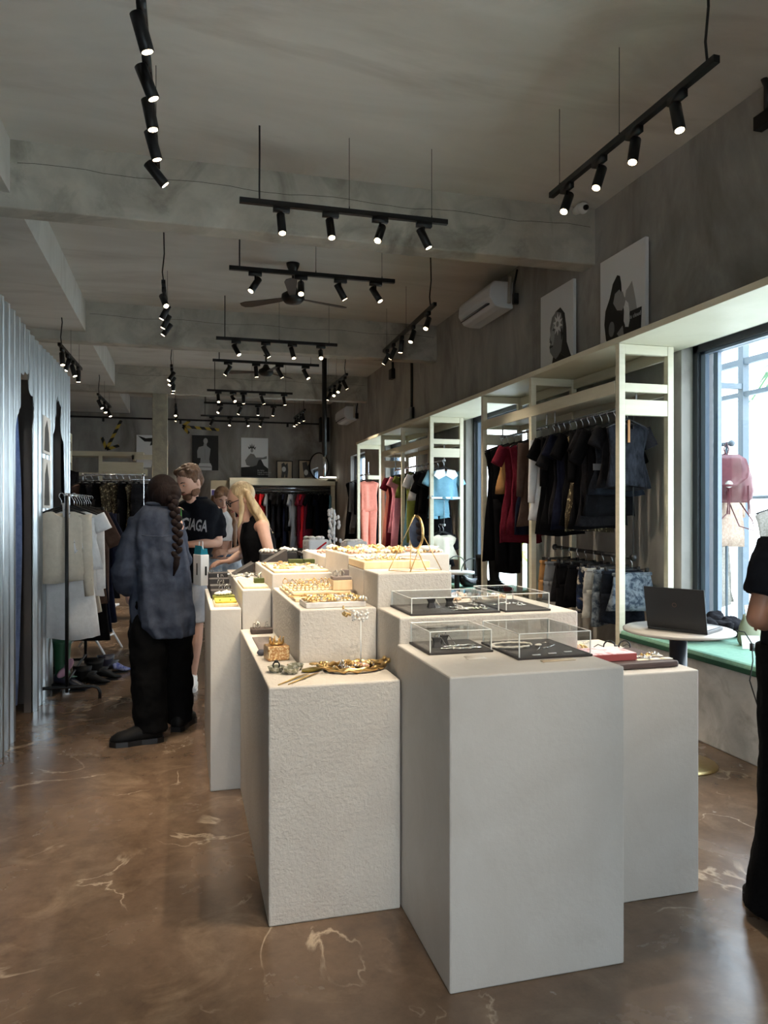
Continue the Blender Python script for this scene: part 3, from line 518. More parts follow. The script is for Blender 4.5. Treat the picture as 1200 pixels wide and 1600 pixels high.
MB().tube([(-.05,-.045,-.06),(-.04,-.055,-.2),(-.0,-.05,-.42),(.02,-.05,-.44)],.026,6,flat=.12,up=(1,0,0)).build('printed_strap',M('printed_tape',(232,232,232),.7,c2=(120,120,124),scale=60,lo=.6,hi=.64),o)
# cowboy boot and shoes
def boot(label,loc,rz,ms,h=.36,s=1,heel=.045,group=None):
    t=thing('boot',label,'boot',loc,rz,group); mb=MB()
    secs=[(h,0,.07,.075),(h*.95,0,.068,.07),(h*.7,0,.058,.06),(h*.42,.0,.047,.055),(h*.3,.01,.05,.06),(.09+heel*.5,.03,.047,.085)]
    mb.loft([[(x+b*math.cos(2*PI*j/16),a*math.sin(2*PI*j/16),z+(.03*abs(math.cos(2*PI*j/16)) if i==0 else 0)) for j in range(16)] for i,(z,x,a,b) in enumerate(secs)]); mb.build('boot_shaft',ms[0],t,True)
    mb=MB(); mb.loft([[(x,a*math.cos(2*PI*j/14),zc+b*math.sin(2*PI*j/14)) for j in range(14)] for x,a,b,zc in ((-.06,.02,.03,.06+heel),(-.045,.038,.045,.06+heel),(.03,.045,.05,.055+heel*.8),(.1,.045,.034,.04+heel*.4),(.16,.036,.022,.028),(.2,.016,.012,.022),(.215,.004,.005,.02))]); mb.build('boot_foot',ms[1],t,True)
    mb=MB(); mb.loft([[(-.065,-.03,0),(-.01,-.03,0),(-.01,.03,0),(-.065,.03,0)],[(-.07,-.035,heel+.02),(.0,-.035,heel+.02),(.0,.035,heel+.02),(-.07,.035,heel+.02)]]); mb.box((.06,-.035,.0),(.18,.035,.014)); mb.build('heel',ms[2],t)
    if len(ms)>3: mb=MB(); [mb.ell((.02+x_,-.058,z_),(.03,.012,.055),rot=(0,a_,0)) for x_,z_,a_ in ((.0,.16,.8),(.045,.22,.5))]; mb.build('pink_inlay',ms[3],t,True)
    return t
bg_=M('dark_green_leather',(24,74,46),.5); bn_=M('dark_navy_leather',(26,28,44),.4); bl_=M('black_leather',(8,8,9),.6,spec=.2,bump=.05); bpk=M('pink_leather',(196,150,170),.5)
boot('green and navy cowboy boot with pink inlay, standing under the left rack',(-.93,6.32,0),-.1,(bg_,bn_,bl_,bpk),h=.40)
boot('black ankle boot lying behind the green cowboy boot',(-.72,6.62,0),.2,(bl_,bl_,bl_),h=.16)
boot('blue patterned low shoe farther under the left rack',(-.66,6.9,0),.3,(bn_,cloth('blue_print',(60,70,130),(170,170,190)),bl_),h=.14)
boot('black pointed shoe beside the cowboy boot',(-.80,6.48,0),.05,(bl_,bl_,bl_),h=.13)
# tall boots and bags on the second bench
boot('tall black boot standing on the second window bench, left of its pair',(3.16,7.55,.565),-.6,(bl_,bl_,bl_),h=.36,heel=.02); boot('tall black boot standing on the second window bench, right of its pair',(3.27,7.47,.565),-.6,(bl_,bl_,bl_),h=.36,heel=.02)
for k,(x,y) in enumerate(((3.2,8.45),(3.2,7.95))):
    t=thing('crescent_bag',('farther' if k==0 else 'nearer')+' black crescent-shaped bag lying on the second window bench','bag',(x,y,.565),.3); mb=MB()
    mb.tube([(.16*math.cos(a),0,.17+.14*math.sin(a)) for a in [R(180+x*15) for x in range(13)]],[.012,.03,.045,.055,.06,.062,.063,.062,.06,.055,.045,.03,.012],12); mb.build('bag_body',M('glossy_black',(24,26,28),.2),t,True); MB().torus((0,0,.17),.15,.006,axis='y').build('bag_strap',blk,t,True)
# folding chair
t=thing('folding_chair','white folding chair behind the left rack','chair',(-.9,8.1,0),R(70))
for s in(-1,1):
    MB().tube([(s*.2,-.22,.0),(s*.2,.16,.62),(s*.2,.24,.85)],.012,8).build('leg',white,t,True); MB().tube([(s*.17,.24,.0),(s*.17,-.16,.44)],.012,8).build('leg',white,t,True)
MB().cyl((-.2,-.13,.14),(.2,-.13,.14),.01).build('stretcher',white,t,True); MB().cyl((-.17,.16,.12),(.17,.16,.12),.01).build('stretcher',white,t,True)
MB().box((-.19,-.2,.44),(.19,.16,.465)).build('seat',white,t,bevel=.008); MB().box((-.2,.2,.66),(.2,.225,.84)).build('backrest',white,t,bevel=.008)
# ---------------------------------------------------------------- people
def hmat(c,yaw,pitch,roll=0,s=1): return Matrix.Translation(V(c))@Matrix.Rotation(yaw,4,'Z')@Matrix.Rotation(pitch,4,'X')@Matrix.Rotation(roll,4,'Y')@Matrix.Scale(s,4)
def head(mb,c,yaw,pitch,roll=0,s=1):  # faces local -Y; pitch>0 looks down
    old=mb.X; mb.X=hmat(c,yaw,pitch,roll,s); n,m=36,26; vs_=[]
    def P(x,y,z):
        fr=max(0,-y); X,Y,Z=x*.073,y*.093,z*.115
        if z<0: X*=1-.34*(-z)**1.6; Y*=(1-.28*(-z)) if y>0 else (1-.06*(-z))
        g=lambda dx,dz,sx,sz: math.exp(-((x-dx)/sx)**2-((z-dz)/sz)**2)*(1 if y<0 else 0)
        Y-=.020*g(0,-.2,.13,.13)+.011*g(0,.0,.1,.2)+.005*g(0,.26,.6,.1)+.006*g(0,-.5,.22,.07)+.004*g(0,-.62,.2,.06)+.010*g(0,-.88,.25,.16)
        Y+=.010*(g(.38,.06,.2,.13)+g(-.38,.06,.2,.13))+.003*g(0,-.56,.25,.03)
        return (X,Y,Z)
    vs_.append(P(0,0,1))
    for i in range(1,m):
        t=PI*i/m
        for j in range(n): a=2*PI*j/n; vs_.append(P(math.sin(t)*math.cos(a),math.sin(t)*math.sin(a),math.cos(t)))
    vs_.append(P(0,0,-1)); L=len(vs_)-1; fs=[(0,1+j,1+(j+1)%n) for j in range(n)]
    for i in range(m-2):
        for j in range(n): k=(j+1)%n; fs.append((1+i*n+j,1+(i+1)*n+j,1+(i+1)*n+k,1+i*n+k))
    fs+=[(L,1+(m-2)*n+(j+1)%n,1+(m-2)*n+j) for j in range(n)]
    mb.add(vs_,fs)
    for s_ in(-1,1): mb.ell((s_*.073,.012,-.004),(.010,.02,.03),10,8,rot=(0.15,0,s_*.25))
    mb.X=old
def face(parent,c,yaw,pitch,roll=0,s=1,brow=(60,42,32),lip=(170,96,88),eye=(40,30,26),beard=None):
    X=hmat(c,yaw,pitch,roll,s)
    for s_ in(-1,1):
        mb=MB(); mb.X=X; mb.ell((s_*.028,-.0825,.007),(.0125,.0065,.0042),10,8); mb.build('eye',M('eye_white',(176,168,162),.3),parent,True)
        mb=MB(); mb.X=X; mb.ell((s_*.028,-.086,.0055),(.0055,.0045,.0046),10,8); mb.build('iris',M('iris_%d'%eye[0],eye,.25),parent,True)
        mb=MB(); mb.X=X; mb.tube([(s_*.012,-.092,.024),(s_*.028,-.091,.03),(s_*.046,-.080,.026)],[.003,.0042,.002],6); mb.build('eyebrow',M('brow_%d'%brow[0],brow,.9),parent,True)
    mb=MB(); mb.X=X; mb.tube([(-.024,-.083,-.058),(-.01,-.0945,-.056),(0,-.096,-.058),(.01,-.0945,-.056),(.024,-.083,-.058)],[.002,.0055,.005,.0055,.002],8); mb.build('lips',M('lips_%d'%lip[0],lip,.4),parent,True)
def hand(mb,wr,d,nrm,s=1,curl=.5,side=1):
    d=V(d).normalized(); n=V(nrm); n=(n-d*n.dot(d)).normalized(); x=d.cross(n)*side; w=V(wr)
    for k in range(4):
        b=w+d*.085*s+x*(.030-.0205*k)*s; mb.cap(w+d*.012*s+x*(.018-.012*k)*s,b,.0145*s,.0115*s)
        L=(.036,.042,.039,.030)[k]*s; a=curl; p=b; r=.0095*s
        for q in range(3):
            dd=(d*math.cos(a)+n*math.sin(a)); e=p+dd*L*(1,.7,.55)[q]; mb.cap(p,e,r,r*.9); p=e; r*=.92; a+=curl*.9
    t0=w+d*.02*s+x*.022*s; t1=t0+(d*.6+x*.75+n*.35).normalized()*.042*s; t2=t1+(d*.85+x*.3+n*.45).normalized()*.032*s; t3=t2+(d*.9+n*.5).normalized()*.024*s
    mb.cap(t0,t1,.0145*s,.0125*s); mb.cap(t1,t2,.0115*s,.010*s); mb.cap(t2,t3,.010*s,.008*s)
def body(t,J,skin,hd,s=1,arms=True,hs=1):
    """J: hip,chest,neck,head(c),and per side lists sh,el,wr,hd(dir),hn / hp,kn,an,toe"""
    mb=MB(); c,yaw,pitch,roll=hd
    hip,chest,neck=V(J['hip']),V(J['chest']),V(J['neck'])
    mb.cap(hip,hip+(chest-hip)*.5,.115*s,.105*s); mb.cap(hip+(chest-hip)*.4,chest,.105*s,.12*s)
    mb.cap(chest,neck-V((0,0,.03)),.085*s,.052*s); mb.cap(neck-V((0,0,.04)),V(c)+V((0,0,-.03)),.054*s,.048*s)
    for S_ in J['arms']:
        sh,el,wr=V(S_[0]),V(S_[1]),V(S_[2]); mb.cap(chest+V((0,0,.04)),sh,.06*s,.05*s); mb.cap(sh,el,.05*s,.037*s); m_=el+(wr-el)*.3; mb.cap(el,m_,.037*s,.038*s); mb.cap(m_,wr,.038*s,.024*s)
        hand(mb,wr,S_[3],S_[4],s,S_[5],S_[6])
    for S_ in J['legs']:
        hp,kn,an,toe=map(V,S_); mb.cap(hp,kn,.085*s,.052*s); m_=kn+(an-kn)*.3; mb.cap(kn,m_,.052*s,.056*s); mb.cap(m_,an,.056*s,.034*s); mb.cap(an-V((0,0,.03)),toe,.034*s,.022*s)
    head(mb,c,yaw,pitch,roll,hs)
    return mb.build('body',skin,t,True,remesh=.006)
def ovloft(secs,n=36,fold=.0,k=7,ph=0,sq=.9):
    r=[]
    for i,(cx,cy,z,rx,ry,*a) in enumerate(secs):
        rot=a[0] if a else 0; q=[]
        for j in range(n):
            t=2*PI*j/n; f=1+fold*(i/len(secs))*(math.sin(k*t+ph+z*3)+.5*math.sin(2.3*k*t+z*9)); x,y=rx*f*math.copysign(abs(math.cos(t))**sq,math.cos(t)),ry*f*math.copysign(abs(math.sin(t))**sq,math.sin(t))
            q.append((cx+x*math.cos(rot)-y*math.sin(rot),cy+x*math.sin(rot)+y*math.cos(rot),z))
        r.append(q)
    return r
def densify(tab,n): return interp(tab,n)
def limb(mb,pts,rs,n=18,flat=1,fold=.06,m_=4):
    P=interp([tuple(p)+(r,) for p,r in zip(pts,rs)],max(6,len(pts)*m_)); mb.tube([p[:3] for p in P],[p[3]*(1+fold*math.sin(i*2.1)+fold*.5*math.sin(i*5.3)) for i,p in enumerate(P)],n,flat=flat); return mb
# woman in blue-grey overshirt, back to camera
t=thing('person','person seen from behind in loose blue-grey overshirt, wide black trousers and braid','person',(-.13,4.85,0))
blue=cloth('washed_blue_denim',(54,60,74),(72,78,92),scale=9,bump=.25,bscale=26); trs=cloth('black_trousers',(7,7,8),(10,10,11),bump=.5,bscale=20)
J=dict(hip=(-.01,.04,.93),chest=(-.02,.0,1.28),neck=(-.02,.03,1.44),arms=[((-.155,.0,1.34),(-.225,-.02,1.08),(-.215,.12,.90),(.1,.4,-.7),(.6,.3,0),.5,1),((.085,.02,1.33),(.11,.18,1.10),(.10,.38,1.08),(-.3,.7,.1),(-.3,0,-1),.4,-1)],
  legs=[((-.09,.02,.88),(-.085,-.02,.48),(-.07,-.05,.09),(-.22,-.04,.035)),((.08,.05,.88),(.10,.14,.48),(.11,.2,.09),(.15,.34,.035))])
body(t,J,skinm,((0.0,.09,1.525),R(165),R(28),R(-8)))
mb=MB(); mb.loft(ovloft(densify([(-.02,.03,1.475,.065,.06),(-.02,.02,1.45,.10,.075),(-.02,.0,1.42,.13,.09),(-.035,0,1.36,.148,.11),(-.025,.0,1.22,.165,.13),(-.0,.01,1.0,.178,.15),(.0,.02,.82,.188,.165),(.01,.02,.72,.19,.17),(.045,.02,.64,.145,.15)],26),fold=.11,k=7,ph=1))
limb(mb,[(-.13,0,1.37),(-.185,-.01,1.22),(-.225,-.03,1.06),(-.225,.02,.98),(-.215,.10,.92)],[.07,.072,.078,.07,.045],fold=.05); limb(mb,[(.07,.02,1.35),(.095,.08,1.22),(.115,.18,1.10),(.10,.34,1.08)],[.062,.062,.066,.045],fold=.05)
sh=mb.build('overshirt',blue,t,True,remesh=.009,disp=(.018,.09))
MB().tube([(-.15,-.085,1.285),(-.09,-.122,1.275),(0,-.142,1.27),(.08,-.125,1.275),(.13,-.09,1.285)],.0025,5).build('yoke_seam',cloth('seam_blue',(66,72,86)),sh)
MB().torus((-.02,.025,1.47),.072,.014,axis='z',sy=.9).build('collar',blue,sh,True)
mb=MB(); limb(mb,[(-.06,.03,.86),(-.085,.0,.62),(-.08,-.02,.35),(-.065,-.04,.06)],[.13,.118,.105,.10],fold=.035); limb(mb,[(.06,.05,.86),(.08,.11,.6),(.09,.17,.3),(.10,.2,.05)],[.12,.11,.098,.09],fold=.035)
mb.build('trousers',trs,t,True,remesh=.010,disp=(.025,.08))
hd_=M('dark_auburn_hair',(18,10,9),.75,c2=(28,15,12),scale=30,stretch=(1,1,.15),bump=.3,bscale=120,spec=.15)
mb=MB(); mb.ell((0,.07,1.555),(.098,.118,.108),20,14); mb.ell((.02,.0,1.52),(.085,.075,.085),16,12); limb(mb,[(-.05,.14,1.58),(-.085,.16,1.5),(-.09,.15,1.42)],[.05,.035,.02]); 
limb(mb,[(.05,.02,1.56),(.075,-.03,1.53),(.065,-.055,1.49)],[.06,.045,.03])
mb.build('hair',hd_,t,True,remesh=.006)
mb=MB()
for i in range(15):
    f=i/14; p=V((.06+.035*math.sin(f*2.2),-.06-.10*f**.5,1.50-.34*f)); s_=1 if i%2 else -1
    mb.ell(p+V((s_*.012,0,0)),(.026*(1-.35*f),.024*(1-.3*f),.026),12,8,rot=(0,s_*.7,0))
limb(mb,[(.092,-.165,1.15),(.085,-.165,1.09),(.07,-.16,1.03)],[.02,.018,.004]); mb.build('braid',hd_,t,True)
def shoe(t,c,yaw,m,m2,s=1,h=.07):
    X=Matrix.Translation(V(c))@Matrix.Rotation(yaw,4,'Z')@Matrix.Scale(s,4)
    mb=MB(); mb.X=X; mb.loft([[(x,a*math.cos(2*PI*j/16),max(.018,zc+b*math.sin(2*PI*j/16))) for j in range(16)] for x,a,b,zc in ((-.09,.02,.03,.05),(-.08,.036,.045,.055),(-.03,.042,.06,.06),(.03,.044,.05,.055),(.09,.048,.035,.045),(.14,.044,.028,.04),(.17,.026,.016,.034),(.178,.008,.006,.03))]); o=mb.build('shoe',m,t,True)
    mb=MB(); mb.X=X; mb.prismz([(-.095,-.03),(-.06,-.044),(.02,-.042),(.09,-.052),(.15,-.045),(.18,-.015),(.18,.015),(.15,.045),(.09,.052),(.02,.042),(-.06,.044),(-.095,.03)],0,.028); mb.build('sole',m2,o)
    return o
shoe(t,(-.10,-.07,0),R(188),bl_,blk,1.15); shoe(t,(.115,.2,0),R(70),bl_,blk,1.1)
# white carrier bag
t2=thing('shopping_bag','small white shopping bag with teal tissue held beside the blue overshirt','bag',(.115,5.22,.92),R(20)); MB().box((-.03,-.07,0),(.03,.07,.21)).build('bag_body',white,t2,bevel=.004); MB().box((-.034,-.012,.07),(-.03,.0,.15)).build('bag_print',blk,t2); MB().box((.0,-.074,.07),(.012,-.07,.13)).build('bag_print',blk,t2); MB().prism([(-.028,.2),(.028,.2),(.02,.25),(0,.23),(-.02,.27)],-.06,.06).build('tissue_paper',cloth('teal_tissue',(30,110,130)),t2); MB().tube([(0,-.04,.2),(0,-.03,.3),(0,.03,.3),(0,.04,.2)],.003,5).build('bag_handle',white,t2)
# bearded man in black T-shirt
t=thing('person','bearded man with short brown hair in black lettered T-shirt and grey shorts','person',(.10,6.12,0))
J=dict(hip=(-.11,.05,.98),chest=(-.01,.0,1.32),neck=(-.02,-.05,1.49),arms=[((.15,.02,1.42),(.165,-.05,1.175),(-.085,-.27,1.17),(-.8,-.4,-.1),(0,.4,-.9),.35,1),((-.14,-.09,1.41),(-.26,-.2,1.18),(-.2,-.4,1.15),(.6,-.4,-.1),(0,.4,-1),.35,-1)],
  legs=[((-.2,0,.92),(-.22,-.03,.5),(-.22,.0,.09),(-.27,-.14,.03)),((-.02,.05,.92),(-.0,.03,.5),(-.035,.06,.09),(-.06,-.1,.03))])
HD=((-.055,-.13,1.655),R(-48),R(24),0); body(t,J,skinm,HD,1.03,hs=1.1)
tb=cloth('black_tshirt',(14,16,21),(21,23,29),bump=.3,bscale=24)
mb=MB(); rt=R(-22); mb.loft(ovloft(densify([(-.0,-.045,1.53,.075,.07,rt),(0,-.04,1.51,.12,.09,rt),(.0,-.03,1.475,.17,.11,rt),(.0,-.01,1.40,.19,.13,rt),(-.03,.0,1.2,.19,.14,rt),(-.09,.02,1.0,.18,.14,rt),(-.11,.03,.86,.19,.145,rt)],22),fold=.04,k=4))
limb(mb,[(.12,.0,1.43),(.15,.01,1.33),(.155,-.01,1.215)],[.08,.088,.082],fold=.03); limb(mb,[(-.12,-.08,1.42),(-.18,-.13,1.3),(-.23,-.18,1.2)],[.085,.085,.08],fold=.03)
ts=mb.build('tshirt',tb,t,True,remesh=.010,disp=(.02,.1)); MB().torus((0,-.05,1.532),.078,.011,sy=.95).build('collar',tb,ts,True)
tx=text('NCIAGA',.125,M('faded_print',(150,150,154),.8),'chest_lettering',ts,(.03,-.33,1.265),(R(90),R(8),R(-14)),.0,.003,'RIGHT'); tx.scale=(.50,1,1)
md=tx.modifiers.new('w','SHRINKWRAP'); md.target=ts; md.wrap_method='PROJECT'; md.use_project_z=True; md.use_negative_direction=True; md.use_positive_direction=False; md.offset=.004
mb=MB(); limb(mb,[(-.19,.02,.9),(-.21,-.0,.7),(-.22,-.02,.54)],[.11,.105,.10],fold=.02); limb(mb,[(-.03,.05,.9),(-.01,.04,.7),(-.005,.03,.53)],[.11,.105,.10],fold=.02); mb.build('shorts',cloth('light_grey_shorts',(176,176,180)),t,True,remesh=.012)
shoe(t,(-.23,.0,0),R(-115),white,white,1.1); shoe(t,(-.04,.06,0),R(-95),white,white,1.1)
hb=M('brown_hair',(88,60,42),.6,c2=(116,82,56),scale=40,bump=.7,bscale=160)
X=hmat(*HD,1.1); mb=MB(); mb.X=X; mb.ell((0,.018,.05),(.082,.092,.082),20,12); mb.ell((0,.05,.0),(.074,.062,.07),16,10)
for i in range(34): a=rnd.uniform(0,2*PI); r_=rnd.uniform(.0,.07); mb.ell((r_*math.cos(a),.01+r_*1.1*math.sin(a),.112-.35*r_),(.026,.026,.022),8,6)
for s_ in(-1,1): mb.ell((s_*.072,.0,.02),(.01,.028,.03),8,6)
mb.build('hair',hb,t,True,remesh=.008,disp=(.018,.02))
mb=MB(); mb.X=X; mb.ell((0,-.062,-.088),(.04,.032,.03)); mb.ell((0,-.088,-.045),(.028,.009,.006)); [mb.ell((s_*.052,-.02,-.068),(.014,.045,.032)) for s_ in(-1,1)]; mb.build('beard',M('beard_brown',(120,84,60),.8,c2=(92,62,44),scale=60,bump=.5,bscale=200),t,True,remesh=.006)
face(t,*HD,1.1); MB().tube([(-.12,-.19,1.45),(-.118,-.2,1.38),(-.11,-.2,1.32)],.006,6).build('green_badge_cord',M('green_cord',(80,170,70),.5),t)
# girl with phone
t=thing('person','young woman with parted brown hair looking at phone, white crop top, denim shorts','person',(.36,7.36,0))
J=dict(hip=(0,.02,.93),chest=(0,.0,1.24),neck=(0,.0,1.40),arms=[((-.16,.0,1.33),(-.2,-.02,1.08),(-.06,-.2,1.2),(.2,-.4,.7),(.5,.5,0),.7,-1),((.16,.0,1.33),(.2,-.02,1.07),(.04,-.2,1.04),(-.7,-.3,0),(0,.6,-.5),.5,1)],
  legs=[((-.08,0,.88),(-.08,-.01,.48),(-.08,.0,.09),(-.1,-.12,.03)),((.08,0,.88),(.08,-.01,.48),(.08,.0,.09),(.1,-.12,.03))])
HD=((.0,-.03,1.545),R(8),R(22),0); body(t,J,skinm,HD,.9,hs=.96); face(t,*HD,.96)
mb=MB(); mb.loft(ovloft(densify([(0,0,1.43,.05,.05),(0,0,1.38,.09,.07),(0,0,1.34,.15,.09),(0,-.01,1.24,.145,.115),(0,-.01,1.14,.125,.10)],12),fold=.02)); mb.build('crop_top',C_white,t,True,remesh=.009)
mb=MB(); limb(mb,[(-.07,.01,.96),(-.08,.0,.85),(-.085,0,.74)],[.115,.115,.105],fold=.02); limb(mb,[(.07,.01,.96),(.08,.0,.85),(.085,0,.74)],[.115,.115,.105],fold=.02); sh=mb.build('denim_shorts',cloth('pale_denim',(150,166,184),(196,204,212),scale=14),t,True,remesh=.011,disp=(.012,.05)); MB().torus((0,.005,1.0),.125,.012,sy=.85).build('waistband',cloth('blue_denim_band',(96,120,150)),sh)
X=hmat(*HD,.96); mb=MB(); mb.X=X; mb.ell((0,.014,.044),(.083,.095,.088),18,12); mb.ell((0,.04,.0),(.08,.07,.08),18,12); [mb.ell((s_*.045,-.05,.075),(.04,.035,.03),10,8) for s_ in(-1,1)]; mb.X=Matrix.Identity(4)
for s_ in(-1,1): limb(mb,[(s_*.07,.03,1.58),(s_*.09,.03,1.45),(s_*.11,-.06,1.3),(s_*.12,-.1,1.08)],[.03,.03,.032,.015])
mb.build('hair',M('light_brown_hair',(104,72,52),.5,c2=(160,120,88),scale=26,stretch=(1,1,.1),bump=.4,bscale=120),t,True,remesh=.008); shoe(t,(-.08,0,0),R(-95),white,white); shoe(t,(.08,0,0),R(-85),white,white)
tp=MB().at((-.0,0,0)).box((-.037,-.004,-.072),(.037,.004,.072)).build('smartphone',M('phone_black',(24,24,28),.2),None,bevel=.004,loc=(.345,7.13,1.29)); tp.rotation_euler=(R(-25),0,R(8)); tag(tp,'black smartphone held by the young woman in the white crop top','phone')
# blonde woman
t=thing('person','blonde woman with glasses and black tank top leaning over the plinths','person',(.52,5.46,0))
J=dict(hip=(.06,.03,.93),chest=(-.0,.0,1.25),neck=(-.07,.0,1.385),arms=[((.02,-.15,1.32),(.075,-.2,1.09),(-.06,-.27,1.02),(-.9,-.2,-.1),(0,.5,-.9),.5,1),((.0,.15,1.32),(-.1,.22,1.1),(-.2,.05,1.06),(-.8,-.3,0),(0,0,-1),.4,-1)],
  legs=[((.06,-.08,.88),(.03,-.09,.48),(.08,-.09,.09),(-.06,-.09,.03)),((.06,.1,.88),(.03,.1,.48),(.08,.1,.09),(-.06,.1,.03))])
HD=((-.12,-.02,1.51),R(-80),R(24),0); body(t,J,skinm,HD,.93,hs=1.0); face(t,*HD,1.0)
mb=MB(); rt=R(90); mb.loft(ovloft(densify([(-.02,0,1.345,.09,.09,rt),(-.01,0,1.30,.115,.105,rt),(.0,0,1.22,.15,.13,rt),(.02,0,1.08,.135,.12,rt),(.05,0,.95,.165,.135,rt)],14),fold=.02)); [limb(mb,[(-.02,s_*.06,1.33),(-.05,s_*.07,1.385),(-.0,s_*.07,1.36)],[.022,.02,.022]) for s_ in(-1,1)]; mb.build('tank_top',C_black,t,True,remesh=.009,disp=(.01,.06))
mb=MB(); limb(mb,[(.06,-.07,.96),(.05,-.09,.7),(.06,-.09,.1)],[.12,.1,.08]); limb(mb,[(.06,.08,.96),(.05,.1,.7),(.06,.1,.1)],[.12,.1,.08]); mb.build('trousers',C_grey,t,True,remesh=.012); shoe(t,(.08,-.09,0),R(180),white,white); shoe(t,(.08,.1,0),R(180),white,white)
hbl=M('blonde_hair',(150,122,86),.42,c2=(206,182,140),scale=36,stretch=(1,1,.12),bump=.5,bscale=140); X=hmat(*HD,1.0); mb=MB(); mb.X=X; mb.ell((0,.025,.035),(.084,.096,.095),20,12); mb.X=Matrix.Identity(4)
for i in range(16):
    f=i/15; a=-.9+1.5*f; y=-.095+.19*f; limb(mb,[(-.13+.02*f,-.02+.4*y,1.60),(-.08,y-.01,1.55),(-.03+.03*math.sin(i*2),y*1.05-.01,1.44),(.03+.03*math.sin(i*1.7),y*1.05-.02,1.34),(.06+.05*f+.02*math.sin(i),y*1.0-.025,1.235+.04*math.sin(i*2.3))],[.02,.026,.022,.018,.005],10,fold=.03)
limb(mb,[(-.13,-.11,1.54),(-.12,-.12,1.45),(-.13,-.12,1.36),(-.15,-.11,1.30)],[.016,.02,.016,.006],10); mb.build('hair',hbl,t,True,remesh=.007)
g=MB(); g.X=X
for s_ in(-1,1): g.torus((s_*.033,-.098,.004),.024,.003,axis='y',sy=.8,n=16); g.tube([(s_*.056,-.095,.01),(s_*.078,-.03,.01),(s_*.08,.01,.0)],.003,5)
g.cyl((-.01,-.1,.006),(.01,-.1,.006),.003); g.build('glasses',blk,t,True)
# person at the right edge
t=thing('person','person in black T-shirt and long black trousers cut off by right edge','person',(2.14,2.12,0))
J=dict(hip=(0,0,.9),chest=(0,.0,1.2),neck=(.0,.0,1.38),arms=[((-.15,.0,1.30),(-.235,.0,1.055),(-.03,.13,1.0),(.8,.4,0),(0,.3,-1),.5,1),((.15,.0,1.30),(.23,.0,1.05),(.12,.2,1.02),(-.6,.6,0),(0,.3,-1),.5,-1)],
  legs=[((-.08,0,.86),(-.09,.0,.47),(-.1,.0,.09),(-.12,.12,.03)),((.08,0,.86),(.09,.0,.47),(.1,.0,.09),(.1,.12,.03))])
HD=((.0,.02,1.52),R(190),R(15),0); body(t,J,skin2,HD,.97); face(t,*HD)
mb=MB(); mb.loft(ovloft(densify([(0,0,1.4,.08,.07),(0,0,1.36,.14,.09),(0,0,1.3,.18,.11),(0,.0,1.15,.165,.13),(0,.0,.95,.175,.13),(0,0,.86,.18,.13)],14),fold=.02)); limb(mb,[(-.14,.0,1.31),(-.185,0,1.22),(-.215,0,1.13)],[.07,.068,.064],fold=.02); limb(mb,[(.14,.0,1.31),(.2,0,1.22),(.24,0,1.14)],[.07,.07,.066],fold=.02); mb.build('tshirt',tb,t,True,remesh=.008,disp=(.012,.07))
mb=MB(); limb(mb,[(-.07,.0,.95),(-.09,0,.6),(-.1,0,.3),(-.115,0,.03)],[.13,.105,.105,.14],fold=.015); limb(mb,[(.07,.0,.95),(.09,0,.6),(.1,0,.3),(.115,0,.03)],[.13,.105,.105,.14],fold=.015); mb.build('trousers',trs,t,True,remesh=.01,disp=(.012,.07)); shoe(t,(-.11,.0,0),R(95),bl_,blk); shoe(t,(.11,.0,0),R(85),bl_,blk)
mb=MB(); mb.X=hmat(*HD,1); mb.ell((0,.025,.035),(.084,.096,.093)); mb.ell((0,.08,-.02),(.06,.05,.06)); mb.build('hair',hd_,t,True,remesh=.008)
# ---------------------------------------------------------------- posters and wall fittings
def G(v): return M('print_tone_%d'%v,v,.6)
def picture(name,label,loc,rz,w_,h_,shapes,bgv=205,tilt=0,frame=None,th=.03,texts=()):
    t=thing(name,label,'picture',loc,rz); t.rotation_euler=(tilt,0,rz)
    b=MB().box((-w_/2,0,0),(w_/2,th,h_)).build('canvas',bgv if not isinstance(bgv,int) else G(min(245,bgv+30) if bgv>100 else bgv),t)
    for i,(v,poly) in enumerate(shapes):
        y=-.0008*(i+1); MB().prism([(x*w_/2,z*h_) for x,z in poly],y-.0006,.0).build('print_shape',G(v),b)
    for s_,sz,x,z in texts: text(s_,sz,G(215),'lettering',b,(x*w_/2,-.0008*(len(shapes)+2),z*h_),(R(90),0,0),.0004)
    if frame:
        f=MB(); e=.022
        for p,q in (((-w_/2-e,-.012,-e),(-w_/2,th,h_+e)),((w_/2,-.012,-e),(w_/2+e,th,h_+e)),((-w_/2,-.012,-e),(w_/2,th,0)),((-w_/2,-.012,h_),(w_/2,th,h_+e))): f.box(p,q)
        f.build('picture_frame',frame,t)
    return t
def oval(cx,cz,a,b,n=16,r=0): return [(cx+a*math.cos(2*PI*i/n)*math.cos(r)-b*math.sin(2*PI*i/n)*math.sin(r),cz+a*math.cos(2*PI*i/n)*math.sin(r)+b*math.sin(2*PI*i/n)*math.cos(r)) for i in range(n)]
flow=[((-.02 if 0 else 0)+.10+(.30 if i%2 else .15)*math.cos(2*PI*i/20),.62+(.115 if i%2 else .06)*math.sin(2*PI*i/20)) for i in range(20)]
